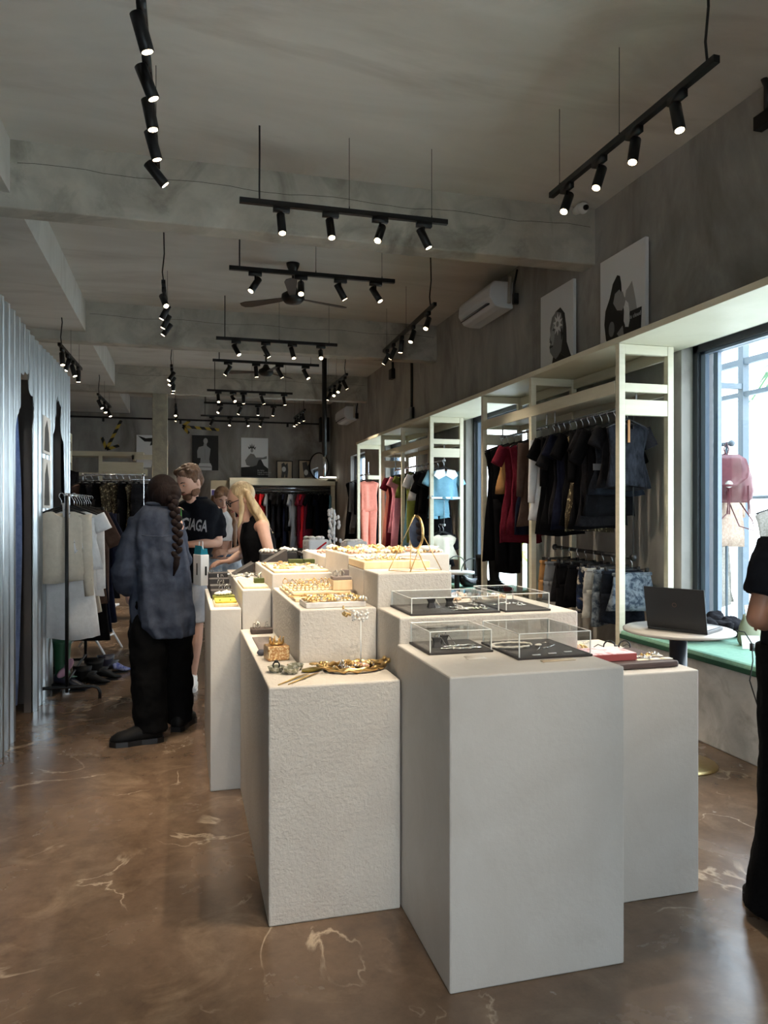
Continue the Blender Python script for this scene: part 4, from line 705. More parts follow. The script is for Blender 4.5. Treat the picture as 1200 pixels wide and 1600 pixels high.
picture('poster','black and white poster of a woman with a daisy over her eye','' or (3.60,6.69,2.697),R(-90),.67,.96,
 [(28,[(-.5,.0),(-.5,.12),(-.25,.24),(-.2,.3),(-.3,.4),(-.3,.55),(-.05,.76),(.25,.78),(.5,.7),(.6,.55),(.62,.4),(.8,.28),(.95,.2),(.97,0)]),(128,[(-.38,.36),(-.42,.42),(-.36,.45),(-.42,.5),(-.36,.54),(-.38,.62),(-.25,.72),(.0,.76),(.3,.72),(.42,.6),(.38,.45),(.3,.33),(.0,.26),(-.2,.3)]),(170,[(-.36,.45),(-.34,.56),(-.1,.7),(-.1,.5),(-.2,.4)]),(60,[(-.4,.40),(-.2,.405),(-.18,.42),(-.38,.43)]),(232,flow),(90,[(-.22,.58),(-.12,.60),(-.08,.58),(-.14,.565)]),(105,[(-.40,.47),(-.34,.49),(-.26,.46),(-.3,.44)]),(40,[(.30,.52),(.36,.56),(.40,.50),(.34,.44)]),(150,oval(.1,.62,.07,.03)),(22,[(-.55,0),(-.5,.1),(-.1,.25),(.3,.3),(.75,.22),(.97,.1),(.97,0)])],200,0)
picture('poster','black and white poster of a person in a tall black hat playing with hands','' or (3.60,5.545,2.697),R(-90),.67,.95,
 [(20,[(-.55,0),(-.6,.18),(-.72,.25),(-.8,.4),(-.75,.52),(-.55,.62),(-.4,.74),(-.2,.80),(-.08,.78),(-.02,.7),(0,.62),(.1,.45),(.15,.3),(.3,.3),(.35,.42),(.85,.42),(.8,.1),(.75,0)]),(150,[(-.38,.56),(-.3,.64),(-.1,.66),(.0,.62),(.05,.63),(.1,.58),(.18,.55),(.12,.5),(.02,.46),(-.2,.48)]),(160,[(.15,.55),(.2,.62),(.35,.65),(.45,.68),(.5,.62),(.6,.5),(.65,.42),(.35,.42),(.3,.5)]),(232,[(.12,.46),(.2,.49),(.33,.46),(.35,.34),(.3,.29),(.18,.3),(.1,.36)]),(120,oval(-.45,.33,.13,.07)),(150,[(-.2,.27),(.05,.32),(.12,.2),(.08,.16)])],200,0,
 texts=(('fashion do not stand',.062,-.5,.145),('it want then dare',.05,-.35,.07),('is cloud',.05,.38,.35)))
white_poster=(('poster','white poster with black feathered figure behind the column',(-.79,BY-.035,2.50),.62,.78,[(30,[(-.9,.98),(-.3,.9),(.2,.92),(.8,.8),(.6,.7),(.9,.6),(.4,.55),(.5,.72),(.0,.68),(.1,.8),(-.4,.8)]),(120,[(.2,.6),(.6,.6),(.7,.3),(.9,0),(.1,0),(.3,.3)])],205),
 ('poster','black poster of a classical nude torso statue seen from behind',(.515,BY-.035,2.45),.63,.86,[(150,[(-.6,.35),(-.62,.55),(-.5,.66),(-.15,.70),(-.1,.78),(.1,.78),(.12,.70),(.4,.62),(.35,.45),(.3,.32),(.35,.2),(-.4,.2),(-.35,.35)]),(165,oval(.02,.84,.17,.085)),(130,[(-.05,.62),(.0,.6),(-.0,.3),(-.05,.3)]),(210,[(-.55,0),(-.55,.12),(-.45,.2),(.4,.2),(.5,.12),(.5,0)]),(120,[(-.5,.09),(.45,.08),(.45,.1),(-.5,.11)])],16),
 ('poster','white poster of a crowned woman with outstretched arm above a black shape',(1.72,BY-.035,2.30),.67,.98,[(26,[(-1,0),(-1,.24),(-.4,.26),(.05,.3),(.25,.42),(.4,.5),(.7,.3),(1,.22),(1,0)]),(120,[(-.6,.3),(-.7,.42),(-.5,.52),(-.3,.6),(-.05,.58),(.1,.5),(.6,.5),(.9,.54),(.9,.47),(.3,.44),(.15,.3),(-.2,.26)]),(150,oval(-.2,.68,.1,.055)),(60,[(-.42,.7),(-.5,.78),(-.36,.75),(-.34,.84),(-.25,.76),(-.2,.86),(-.13,.76),(-.03,.84),(-.03,.74),(.1,.78),(.02,.69),(-.05,.73),(-.35,.73)])],205))
for n_,l_,loc,w_,h_,sh_,b_ in white_poster: picture(n_,l_,loc,0,w_,h_,sh_,b_,texts=((('IN YOU',.05,.2,.15),('YOUR OWN FIRE',.045,.2,.1),('THE DAY YOU',.045,.2,.05)) if 'crowned' in l_ else ()))
sep=M('sepia_paper',(178,160,136),.7)
for k,(x,w_,l_) in enumerate(((2.44,.36,'left framed sepia nude drawing standing on the back shelf'),(3.0,.38,'right framed sepia drawing with a top hat on the back shelf'))):
    t=picture('framed_drawing',l_,(x,18.52,2.26),0,w_,.42+.03*k,[(70,[(-.45,.85),(-.1,.95),(.1,.8),(.4,.95),(.5,.5),(.4,.05),(.1,.05),(.05,.3),(-.1,.05),(-.5,.05),(-.4,.4)] if k==0 else [(-.6,.9),(.0,.95),(.1,.7),(.45,.95),(.3,.6),(.6,.1),(-.3,.05),(-.5,.5)]),(205,oval(-.1,.55 if k==0 else .35,.28,.16))],sep,frame=blk)
# caution tape arrows
tape=bpy.data.materials.new('caution_tape'); tape.use_nodes=True; T_=tape.node_tree; tcn=T_.nodes.new('ShaderNodeTexCoord'); wv=T_.nodes.new('ShaderNodeTexWave'); wv.bands_direction='DIAGONAL'; wv.inputs['Scale'].default_value=2.6; rp=T_.nodes.new('ShaderNodeValToRGB'); rp.color_ramp.interpolation='CONSTANT'; rp.color_ramp.elements[0].color=lin((24,22,20)); rp.color_ramp.elements[1].position=.5; rp.color_ramp.elements[1].color=lin((190,160,60))
T_.links.new(tcn.outputs['Object'],wv.inputs['Vector']); T_.links.new(wv.outputs[0],rp.inputs[0]); T_.links.new(rp.outputs[0],T_.nodes['Principled BSDF'].inputs['Base Color'])
def arrow(label,tip,tail,s=.3):
    tip=V((tip[0],0,tip[1])); tail=V((tail[0],0,tail[1])); t=thing('tape_arrow',label,'arrow',(tip.x,BY-.004,tip.z)); d=(tail-tip); L=d.length; d.normalize()
    def strip(a,b):
        q=MB().box((0,-.002,-.035),((b-a).length,.0,.035)); o=q.build('tape_strip',tape,t,loc=a); v=b-a; o.rotation_euler=(0,-math.atan2(v.z,v.x),0)
    strip(V((0,0,0)),tail-tip); an=math.atan2(d.z,d.x)
    for k in(.8,-.8): strip(V((0,0,0)),V((math.cos(an+k)*s,0,math.sin(an+k)*s)))
arrow('black and yellow tape arrow pointing down at the far left of the back wall',(-1.78,2.92),(-1.45,3.62)); arrow('black and yellow tape arrow pointing left above the statue poster',(-.02,3.52),(.85,3.46),.22)
# purple panel and back shelf
t=thing('shelving_frame','cream back wall shelf over the long rack of black and red clothes','shelf',(1.0,17.9,0))
for p,q,n in (((.05,0,2.19),(2.6,.75,2.235),'shelf_top'),((.05,-.03,2.06),(2.6,.0,2.235),'front_rail'),((2.5,-.0,0),(2.6,.06,2.06),'post'),((.05,.0,0),(.12,.06,2.06),'post'),((2.4,-.03,2.17),(3.0,.4,2.24),'shelf_end')): MB().box(p,q).build(n,cream,t,bevel=.003)
MB().cyl((.1,.1,2.0),(2.5,.1,2.0),.016).build('rail_bar',steel,t,True); MB().cyl((.1,.1,1.92),(2.5,.1,1.92),.012).build('rail_bar',steel,t,True)
t=thing('print_screen','beige display panel with small purple framed prints beside the back rack','panel',(.62,17.95,0)); MB().box((0,0,0),(.42,.05,2.17)).build('panel_board',M('beige_board',(160,150,128),.7),t)
pur=M('purple_print',(70,60,120),.5,c2=(96,84,150),scale=14)
for x,z,w_ in ((.02,1.6,.30),(.02,1.18,.3)): f=MB().box((x-.02,-.02,z-.02),(x+w_+.02,0,z+.36)).build('print_mount',white,t); MB().box((x,-.024,z),(x+w_,-.019,z+.34)).build('purple_print',pur,f)
bk=[]
cols=[(C_black,'black'),(C_black2,'charcoal'),(C_navy,'dark navy'),(C_red,'bright red'),(C_burg,'dark red'),(C_grey,'grey')]
seq=[0,1,3,3,0,4,0,3,3,3,5,0,1,0,0,2,0,5,5,4,4,3,4,0,0,2,0,1,0]
for i,k in enumerate(seq):
    m_,d_=cols[k]; q=rnd.random(); kd=('top',.42,.9+.5*q,.3) if i%3 else ('dress',.42,1.45,.15); 
    garment('hanging_blouse' if kd[0]=='top' else 'hanging_dress',f'{d_} garment, {ORD[i]} from the left on the long back rack',kd[0],kd[0],m_,(1.15+i*.082,18.0,1.985),R(62)+rnd.uniform(-.5,.35),w=kd[1],L=kd[2],sl=kd[3],group='garments on the long back rack')
garment('pale_blue_scarf_dress','pale blue slip dress at the right end of the back rack','dress','dress',C_blue,(3.5,17.95,1.985),R(70),w=.3,L=1.3)
t=thing('oval_mirror','black rimmed oval mirror leaning on the right end of the back shelf','mirror',(3.3,18.45,2.237)); MB().torus((0,0,.34),.24,.018,axis='y',sy=1.4,n=32).build('mirror_rim',blk,t,True); MB().at((0,0,.34)).prism(oval(0,0,.235,.33,28),-.004,.004).build('mirror_glass',M('mirror',(230,232,235),.03,1),t)
t=thing('round_floor_light','slim white tube lamp at the end of the back shelf','lamp',(3.46,17.8,2.245)); MB().cyl((-.25,0,.02),(.15,0,.02),.018).build('lamp_tube',M('tube_glow',(255,255,250),.4,emit=(255,252,240),es=3),t,True); MB().box((-.27,-.02,0),(.17,.02,.008)).build('lamp_base',white,t)
# left shelving and racks
t=thing('shelving_frame','cream shelving end beyond the metal booth on the left wall','shelf',(-1.72,9.6,0))
for p,q,n in (((-.45,0,2.62),(0,3.1,2.66),'shelf_board'),((-.05,3.05,0),(0,3.1,2.62),'post'),((-.45,3.05,0),(-.4,3.1,2.62),'post'),((-.04,0,2.52),(0,3.05,2.62),'front_rail'),((-.04,2.4,2.2),(-.0,3.05,2.38),'front_rail'),((-.05,2.4,0),(0,2.45,2.6),'post')): MB().box(p,q).build(n,cream,t)
t=thing('shelving_frame','cream shelving with two boards in the far left corner','shelf',(-2.45,16.6,0))
for p,q,n in (((0,0,2.6),(1.62,.5,2.7),'shelf_board'),((.72,0,0),(.79,.06,2.6),'post'),((.0,0,2.18),(.72,.05,2.25),'front_rail'),((.79,0,2.28),(1.62,.05,2.48),'front_rail'),((0,0,0),(.05,.06,2.6),'post'),((1.42,-.6,2.5),(2.1,-.55,2.6),'front_rail'),((2.03,-.6,0),(2.1,-.53,2.5),'post'),((1.42,-.6,2.5),(1.47,0,2.6),'side_rail'),((.79,.1,2.2),(1.7,.14,2.34),'rear_rail')): MB().box(p,q).build(n,cream,t)
MB().cyl((0,.25,2.12),(1.9,.25,2.12),.015).build('rail_bar',steel,t,True)
seq2=[0,3,3,0,1,0,2,0,4,0,1,0,0,1,0,0,2]
for i,k in enumerate(seq2):
    m_,d_=cols[k]; garment('hanging_dress',f'{d_} dress, {ORD[i]} from the left on the far left rack','dress','dress',m_ if i%4!=2 else C_seq,(-2.38+i*.105,16.85,2.10),R(60)+rnd.uniform(-.4,.3),w=.42,L=1.1+.4*rnd.random(),sl=0,group='dark dresses in the far left corner')
rail('clothes_rail','freestanding rail of dark trousers behind the woman in the overshirt',(-1.30,10.6,1.92),(-.52,10.45,1.92),drop='rod',dz=.0)
tr=[C_brown,C_black,C_black2,C_black,C_seq,C_seq,C_seq,C_black,C_seq,C_black2]
for i in range(10):
    garment('hanging_trousers' if i%2 else 'hanging_dress',f'{["brown","black","charcoal","black","beaded gold","beaded","beaded bronze","black","beaded","grey"][i]} garment, {ORD[i]} from the left on the trouser rail','trousers' if i%2 else 'dress','trousers' if i%2 else 'dress',tr[i],(-1.26+i*.08,10.56-i*.01,1.92),R(35)+rnd.uniform(-.3,.3),w=.40,L=1.25,group='garments on the trouser rail',hm=blkm)
t=thing('denim_stack','dark coats on the left shelving end beyond the booth','coat',(-1.78,12.2,0))
bpy.data.objects.remove(t)
garment('hanging_coat','long charcoal coat hanging at the end of the left shelving','coat','top',C_black2,(-1.85,12.5,2.2),.2,w=.5,L=1.3,sl=.6,th=.06)
# air conditioners
acm=M('ac_plastic',(216,218,220),.4)
def ac(label,loc,L_=.97):
    t=thing('air_conditioner',label,'air conditioner',loc); pr=[(.28,.0),(.28,.30),(.05,.30),(.0,.24),(-.01,.12),(.06,.02),(.14,.0)]
    mb=MB(); mb.add([(x,0,z) for x,z in pr]+[(x,L_,z) for x,z in pr],[tuple(range(7)),tuple(reversed(range(7,14)))]+[(i,i+7,(i+1)%7+7,(i+1)%7) for i in range(7)]); mb.build('ac_body',acm,t,bevel=.012)
    MB().at((.018,.09,.062),(0,R(-36),0)).box((-.035,0,-.012),(.035,L_-.18,.0)).build('air_outlet',M('ac_dark',(50,50,52),.6),t)
    for k in range(2): MB().at((.008+.018*k,.1,.07-.018*k),(0,R(-20),0)).box((-.03,0,-.004),(.016,L_-.2,.0)).build('louver',acm,t)
    MB().cyl((.22,-.02,.05),(.22,-.05,.34),.022).build('pipe',beamm,t,True); MB().tube([(.25,-.06,.05),(.26,-.07,.25),(.3,-.06,.42)],.012,6).build('cable',blk,t,True); MB().box((.23,-.12,.02),(.29,-.08,.14)).build('switch_box',blk,t)
    text('LG' if 0 else '',.02,blk) if 0 else None
ac('white wall air conditioner above the near shelving, outlet louvre open',(3.30,7.65,3.71)); ac('smaller-looking far white air conditioner near the back corner',(3.36,15.7,3.42))
t=thing('security_camera','small white dome security camera under the first beam','camera',(3.45,5.98,4.16)); MB().cyl((0,.07,.0),(0,-.02,0),.035,.045).build('camera_mount',white,t,True); MB().ell((0,-.06,-.02),(.05,.05,.05)).build('camera_body',white,t,True); MB().cyl((0,-.10,-.03),(0,-.118,-.035),.024,None).build('camera_lens',blk,t,True)
def wallbox(label,y,z0,z1,box=True):
    t=thing('wall_conduit',label,'conduit',(RW,y,z0)); MB().cyl((-.02,0,.02),(-.02,0,z1-z0),.022,None,8).build('pipe',blk,t,True)
    if box: MB().box((-.07,-.09,-.14),(0,.09,.04)).build('junction_box',blk,t,bevel=.006)
    return t
wallbox('short black conduit ending in a small box high on the window wall',12.8,3.95,4.2); t=wallbox('long black conduit down to a switch panel above the shelving',11.65,3.1,4.2); MB().box((-.1,-.16,-.16),(-.07,.16,.03)).build('switch_panel',M('grey_panel',(150,150,150),.5),t)
t=thing('power_cable','thick black cable and box on the window wall at the top right','cable',(RW,3.95,3.9)); MB().tube([(-.02,.12,.42),(-.05,.03,.38),(-.05,-.03,.25),(-.04,-.02,.1)],.022,8).build('cable',blk,t,True); MB().box((-.07,-.06,-.0),(0,.07,.09)).build('junction_box',blk,t,bevel=.004)
t=thing('ceiling_pole','tall black pole hanging from the ceiling near the back right corner','pole',(2.44,13.1,2.05)); MB().cyl((0,0,.4),(0,0,2.15),.045,None,12).build('pole_tube',blk,t,True); MB().cyl((0,0,0),(0,0,.4),.03,None,12).build('pole_end',steel,t,True)
t=thing('wall_speaker','black speaker high in the back right corner','speaker',(3.45,18.45,3.2)); MB().box((-.12,0,0),(.12,.2,.62)).build('speaker_cabinet',blk,t,bevel=.01); MB().box((-.1,-.008,.03),(.1,0,.59)).build('speaker_grille',blkm,t); MB().box((-.03,.2,.3),(.03,.35,.34)).build('speaker_bracket',blk,t)
t=thing('wall_rail','long thin black track running across the top of the back wall','rail',(0,18.62,3.66)); MB().box((-2.7,-.02,-.02),(3.5,.02,.02)).build('rail_bar',blk,t); [MB().cyl((x,0,0),(x,.18,0),.01).build('bracket',blk,t) for x in (-1.9,-.9,.3,1.6,2.4)]; [MB().box((x,-.03,-.1),(x+.05,.02,-.02)).build('rail_clip',blk,t) for x in (-1.86,-.1,2.5)]
# ceiling fans
def fan(label,x,y,rz):
    t=thing('ceiling_fan',label,'fan',(x,y,CZ),rz); MB().lathe([(.0,0),(.075,0),(.07,-.03),(.035,-.11),(.0,-.11)]).build('canopy',blk,t,True); MB().cyl((0,0,-.08),(0,0,-.28),.014).build('downrod',blk,t,True)
    MB().lathe([(.0,-.26),(.04,-.26),(.06,-.31),(.125,-.35),(.13,-.40),(.09,-.44),(.0,-.45)],n=28).build('motor_housing',blk,t,True)
    fb=M('fan_blade',(54,48,44),.5,c2=(66,58,52),scale=8,stretch=(8,1,1))
    for k in range(3):
        a=k*2*PI/3; b=MB().at((0,0,-.385),(R(10),0,0)); b.prismz([(.1,-.03),(.2,-.045),(.6,-.07),(.68,-.05),(.7,0),(.68,.05),(.6,.065),(.2,.04),(.1,.03)],-.004,.004); o=b.build('fan_blade',fb,t); o.rotation_euler=(0,0,a)
fan('black three-blade ceiling fan behind the second crosswise track',1.18,8.25,R(20)); fan('farther black ceiling fan behind the fourth crosswise track',1.36,12.75,R(45))
# ---------------------------------------------------------------- jewellery and displays on the plinths
wood=M('pale_birch_wood',(214,186,146),.5,c2=(226,200,162),scale=8,stretch=(8,1,1)); dark=M('charcoal_leatherette',(44,40,40),.6,bump=.1,bscale=200); dgreen=M('dark_green_velvet',(52,62,28),.9,c2=(64,76,34),scale=60); ygreen=M('yellow_velvet',(176,160,52),.9,c2=(196,180,70),scale=40); greyb=M('grey_board',(112,102,98),.7)
def one(name,label,cat,mb,m,loc,rz=0,group=None,smooth=True,bevel=0):
    o=mb.build(name,m,None,smooth,bevel=bevel); o.location=loc; o.rotation_euler=(0,0,rz); return tag(o,label,cat,group)
def ringm():
    b=MB().torus((0,0,.010),.0095,.0016,14,5,axis='y').ell((0,0,.021),(.004,.004,.0035),6,4); return b
def earm(): return MB().torus((-.008,0,.003),.008,.0014,12,5).torus((.012,.004,.003),.008,.0014,12,5).ell((-.008,-.008,.004),.004,6,4).ell((.012,-.004,.004),.004,6,4)
def pendm(): 
    b=MB().tube([(.022*math.cos(a),.03*math.sin(a),.002+.001*math.sin(3*a)) for a in [R(x) for x in range(-80,260,20)]],.0011,4).ell((.002,-.036,.004),(.006,.009,.004),8,5); return b
def broochm():
    b=MB(); 
    for k in range(6): a=k*PI/3; b.ell((.009*math.cos(a),.009*math.sin(a),.006),(.006,.004,.004),6,4,rot=(0,.5,a))
    return b.ell((0,0,.008),.005,6,4)
def chainm():
    b=MB().tube([(-.05+.1*i/14,.006*math.sin(i*1.3),.003) for i in range(15)],[.0025+.0012*(i%2) for i in range(15)],5); return b
PRO={}
def scatter(kind,n,x0,x1,y0,y1,z,label,group,mats=None,sd=1,grid=None,sc_=1):
    r=random.Random(sd); fn={'ring':(ringm,'ring','ring'),'earring':(earm,'earrings','earrings'),'necklace':(pendm,'necklace','necklace'),'brooch':(broochm,'brooch','brooch'),'bracelet':(chainm,'bracelet','bracelet')}[kind]
    for i in range(n):
        m=(mats or [gold,silver,gold])[i%len(mats or [1,2,3])]; key=(kind,m.name)
        if grid: cx=i%grid; cy_=i//grid; x=x0+(x1-x0)*(cx+.5)/grid; y=y0+(y1-y0)*(cy_+.5)/math.ceil(n/grid)
        else: x=r.uniform(x0,x1); y=r.uniform(y0,y1)
        if key not in PRO: o=fn[0]().build(fn[1],m,None,True); PRO[key]=o.data
        else: o=bpy.data.objects.new(fn[1],PRO[key]); COL.objects.link(o)
        o.location=(x,y,z); o.rotation_euler=(0,0,r.uniform(0,6.28) if not grid else r.uniform(-.4,.4)); k=r.uniform(.9,1.4)*sc_; o.scale=(k,k,k); tag(o,label,fn[2],group)
def case(label,x0,x1,y0,y1,z,h):
    t=thing('display_case',label,'case',(x0,y0,z)); W,D=x1-x0,y1-y0
    MB().box((0,0,0),(W,D,.008)).build('base_board',dark,t,bevel=.002); e=.003; a=.006
    g=MB().box((a,a,h-e),(W-a,D-a,h)); 
    for p,q in (((a,a,.008),(W-a,a+e,h-e)),((a,D-a-e,.008),(W-a,D-a,h-e)),((a,a+e,.008),(a+e,D-a-e,h-e)),((W-a-e,a+e,.008),(W-a,D-a-e,h-e))): g.box(p,q)
    g.build('clear_cover',acry,t); w=.0032
    for (x,y) in ((a,a),(W-a,a),(a,D-a),(W-a,D-a)): MB().box((x-w/2,y-w/2,.008),(x+w/2,y+w/2,h)).build('cover_edge',acre,t)
    for p,q in (((a,a,h),(W-a,a,h)),((a,D-a,h),(W-a,D-a,h)),((a,a,h),(a,D-a,h)),((W-a,a,h),(W-a,D-a,h))): MB().cyl(p,q,w*.5,None,4).build('cover_edge',acre,t)
    return t
case('small clear acrylic case at the front left of the nearest plinth',.80,1.035,2.37,2.6,.935,.078)
case('larger clear acrylic case with a rope necklace on the nearest plinth',1.055,1.328,2.215,2.53,.935,.085)
case('wide clear acrylic case on the second step, left of its pair',.82,1.185,2.645,2.93,1.03,.065)
case('clear acrylic case on the second step, right of its pair',1.205,1.40,2.645,2.99,1.03,.07)
def bust(x,y,z,rz,label):
    t=thing('jewellery_stand',label,'stand',(x,y,z),rz); MB().loft([[(-.016,-.012,0),(.016,-.012,0),(.016,.012,0),(-.016,.012,0)],[(-.011,-.006,.02),(.011,-.006,.02),(.011,.01,.02),(-.011,.01,.02)],[(-.018,-.008,.036),(.018,-.008,.036),(.018,.012,.036),(-.018,.012,.036)]]).build('stand_block',dark,t,bevel=.002)
    MB().tube([(.012,-.012,.036),(.02,-.02,.02),(.03,-.03,.003),(.0,-.05,.002),(-.03,-.04,.002)],.001,4).build('chain',silver,t); MB().torus((0,.0,.04),.008,.0015,axis='y').build('ring',silver,t,True)
bust(.86,2.46,.943,0,'small dark ring stand in the nearest small case, left one'); bust(.90,2.5,.943,.3,'small dark ring stand in the nearest small case, right one'); bust(.955,2.80,1.038,0,'dark stand with a silver chain in the wide case'); bust(1.04,2.82,1.038,.2,'dark stand with looped silver bracelets in the wide case')
scatter('bracelet',5,.87,1.0,2.40,2.47,.944,'thin silver chain lying on the dark board of the small front case','chains in the small front case',[silver],3,sc_=.8)
scatter('earring',10,1.02,1.16,2.68,2.86,1.039,'silver earrings on the dark board of the wide case','earrings in the wide case',[silver],4); scatter('bracelet',4,.98,1.1,2.68,2.74,1.039,'silver chain at the front of the wide case','chains in the wide case',[silver],5,sc_=.7)
scatter('earring',4,1.24,1.36,2.7,2.85,1.039,'silver earrings on the dark board of the right case of the second step','earrings in the right step case',[silver],6)
one('necklace','thick white rope necklace curled inside the larger front case','necklace',MB().tube([(.075*math.cos(a),.045*math.sin(a)+.01,.005+.0008*math.sin(a*30)) for a in [R(x) for x in range(-20,320,8)]],[.0038+.0006*(i%2) for i in range(43)],6).ell((.085,-.03,.008),(.014,.006,.005)),M('rope_ivory',(222,214,200),.6),(1.12,2.40,.944)) 
one('necklace','fine silver necklace with black pendant inside the larger front case','necklace',MB().tube([(.0,-.06,.002),(.03,-.02,.002),(.07,.06,.002),(.1,.07,.002),(.11,.02,.002),(.05,-.03,.002)],.0012,4).ell((.04,-.04,.005),(.012,.006,.004)),silver,(1.17,2.37,.944))
for k in range(3): one('price_card','tiny white price card on the dark board of the larger front case','card',MB().box((0,0,0),(.028,.007,.002)),white,(1.12+.065*k,2.24+.012*k,.9435),0,'price cards in the larger front case')
one('info_card','white card lying in front of the small clear case','card',MB().box((0,0,0),(.065,.055,.0015)),M('card_stock',(196,190,182),.6),(.90,2.27,.9352),-.1); one('paper_strip','folded beige paper strip in front of the larger clear case','card',MB().box((0,0,0),(.12,.022,.003)),M('beige_paper',(190,172,146),.7),(1.12,2.165,.9352),.05)
# right plinth
t=thing('book','large dark brown book lying on the right plinth','book',(1.42,2.42,.8305),.0); MB().box((0,0,0),(.40,.30,.024)).build('cover',M('brown_cover',(70,56,54),.5),t,bevel=.008); MB().box((-.002,.004,.004),(.385,.296,.020)).build('pages',M('pages',(180,172,160),.8),t)
t=thing('box','dusty pink box with floral lid on the brown book','box',(1.45,2.47,.855),.0); MB().box((0,0,0),(.22,.14,.026)).build('box_body',M('rose_red',(150,72,70),.5),t,bevel=.002); MB().box((.002,.002,.026),(.218,.138,.028)).build('lid_print',M('pink_floral',(226,196,204),.6,c2=(200,140,140),scale=30,lo=.52,hi=.62),t)
scatter('earring',10,1.66,1.80,2.46,2.62,.857,'pair of small gold earrings on cream cards at the right end of the brown book','earrings on the right plinth',[gold,silver],8); 
for i in range(6): one('earring_card','cream earring card at the right end of the brown book','card',MB().box((0,0,0),(.05,.028,.002)),M('cream_card',(224,212,190),.7),(1.665+.052*(i%3),2.455+.06*(i//3),.8545),.05,'earring cards on the brown book')
one('sunglasses','round tinted sunglasses at the back of the right plinth','sunglasses',MB().torus((-.03,0,.03),.024,.003,axis='y').torus((.035,0,.03),.024,.003,axis='y').cyl((-.006,0,.032),(.01,0,.032),.002).tube([(-.055,0,.03),(-.06,.05,.03),(-.06,.1,.01)],.002,4).tube([(.06,0,.03),(.065,.05,.03),(.065,.1,.01)],.002,4),blk,(1.74,2.72,.83),-.2)
scatter('brooch',9,1.48,1.7,2.72,2.95,.831,'pale beaded flower brooch at the back of the right plinth','beaded brooches on the right plinth',[M('peach_beads',(214,178,146),.4),gold],9,sc_=2.2); scatter('bracelet',8,1.45,1.75,2.74,2.98,.831,'beaded bracelet at the back of the right plinth','beaded bracelets on the right plinth',[M('cream_beads',(226,210,188),.4)],10)
# front left plinth
t=thing('tray','oval gold baroque tray with mirror on the front left plinth','tray',(.63,2.745,.8205),R(8)); P=oval(0,0,.115,.075,40)
mb=MB().prismz([(x*.95,y*.95) for x,y in P],.002,.006); mb.build('mirror_plate',M('tray_mirror',(200,188,168),.08,1),t); MB().tube([(x,y,.014+.004*math.sin(i*1.9)) for i,(x,y) in enumerate(P)],[.009+.003*math.sin(i*2.7) for i in range(40)],8,closed=True).build('tray_rim',gold,t,True)
for sx_ in(-1,1): MB().tube([(sx_*.10,-.03,.018),(sx_*.14,-.02,.026),(sx_*.15,0,.028),(sx_*.14,.02,.026),(sx_*.10,.03,.018)],.0055,6).ell((sx_*.13,.02,.03),.009,8,5).ell((sx_*.13,-.02,.03),.009,8,5).build('tray_handle',gold,t,True)
scatter('brooch',12,.57,.70,2.70,2.79,.828,'small flower brooch lying on the gold tray','brooches on the gold tray',[silver,gold,M('rose_beads',(206,160,140),.4)],11); scatter('ring',6,.58,.68,2.71,2.78,.828,'ring lying on the gold tray','rings on the gold tray',None,12)
t=thing('jewellery_tree','tall glass stem holding crystal flower jewellery above the gold tray','stand',(.665,2.80,.828)); MB().cyl((0,0,0),(0,0,.004),.035,None,24).cyl((0,0,0),(0,0,.17),.0025).build('glass_stem',acre,t,True); 
mb=MB(); r=random.Random(5); [mb.ell((r.uniform(-.03,.03),r.uniform(-.015,.015),.19+r.uniform(-.02,.02)),.006,8,5) for _ in range(22)]; mb.build('crystal_beads',M('crystal',(235,232,226),.05,.3),t,True)
mb=MB(); [mb.ell((-.045-r.uniform(0,.03),r.uniform(-.01,.01),.205+r.uniform(-.015,.02)),(.009,.004,.006),8,5,rot=(0,r.uniform(-1,1),r.uniform(0,3))) for _ in range(10)]; mb.tube([(0,0,.17),(-.03,0,.2),(-.07,0,.22)],.001,4); mb.build('gold_petals',gold,t,True)
t=thing('jewellery_box','square textured gold and glass jewellery box topped by a gold crown','box',(.365,3.02,.8205),.15); gg=M('gold_glass',(190,140,90),.25,.7,c2=(236,208,160),scale=120,lo=.48,hi=.56,bump=.6,bscale=150); MB().box((-.045,-.04,0),(.045,.04,.06)).build('box_body',gg,t,bevel=.006); MB().at((-.02,.05,.06),(R(60),0,0)).box((-.045,0,0),(.045,.06,.006)).build('glass_lid',acry,t,bevel=.004)
MB().lathe([(.026,.062),(.030,.066),(.026,.07)]).build('crown_band',gold,t,True); mb=MB(); [mb.tube([(.027*math.cos(a),.027*math.sin(a),.066),(.029*math.cos(a),.029*math.sin(a),.086)],[.006,.0015],5).ell((.029*math.cos(a),.029*math.sin(a),.088),.003,6,4) for a in [k*PI/4 for k in range(8)]]; mb.build('crown_points',gold,t,True)
one('ring_box','flat dark brown box with silver rings at the back of the front left plinth','box',MB().box((0,0,0),(.105,.08,.024)),M('dark_brown_box',(62,48,42),.6),(.32,3.66,.8205),0,bevel=.003); scatter('ring',6,.335,.415,3.68,3.72,.845,'silver ring on the dark brown box','rings on the dark brown box',[silver],13)
one('display_mat','grey-brown mat in front of the dark brown box','mat',MB().box((0,0,0),(.09,.36,.004)),greyb,(.315,3.2,.8205)); one('ring_cushion','small grey ring cushion beside the gold jewellery box','cushion',MB().ell((0,0,.012),(.02,.02,.013)),M('slate_felt',(70,70,78),.9),(.315,3.12,.8205))
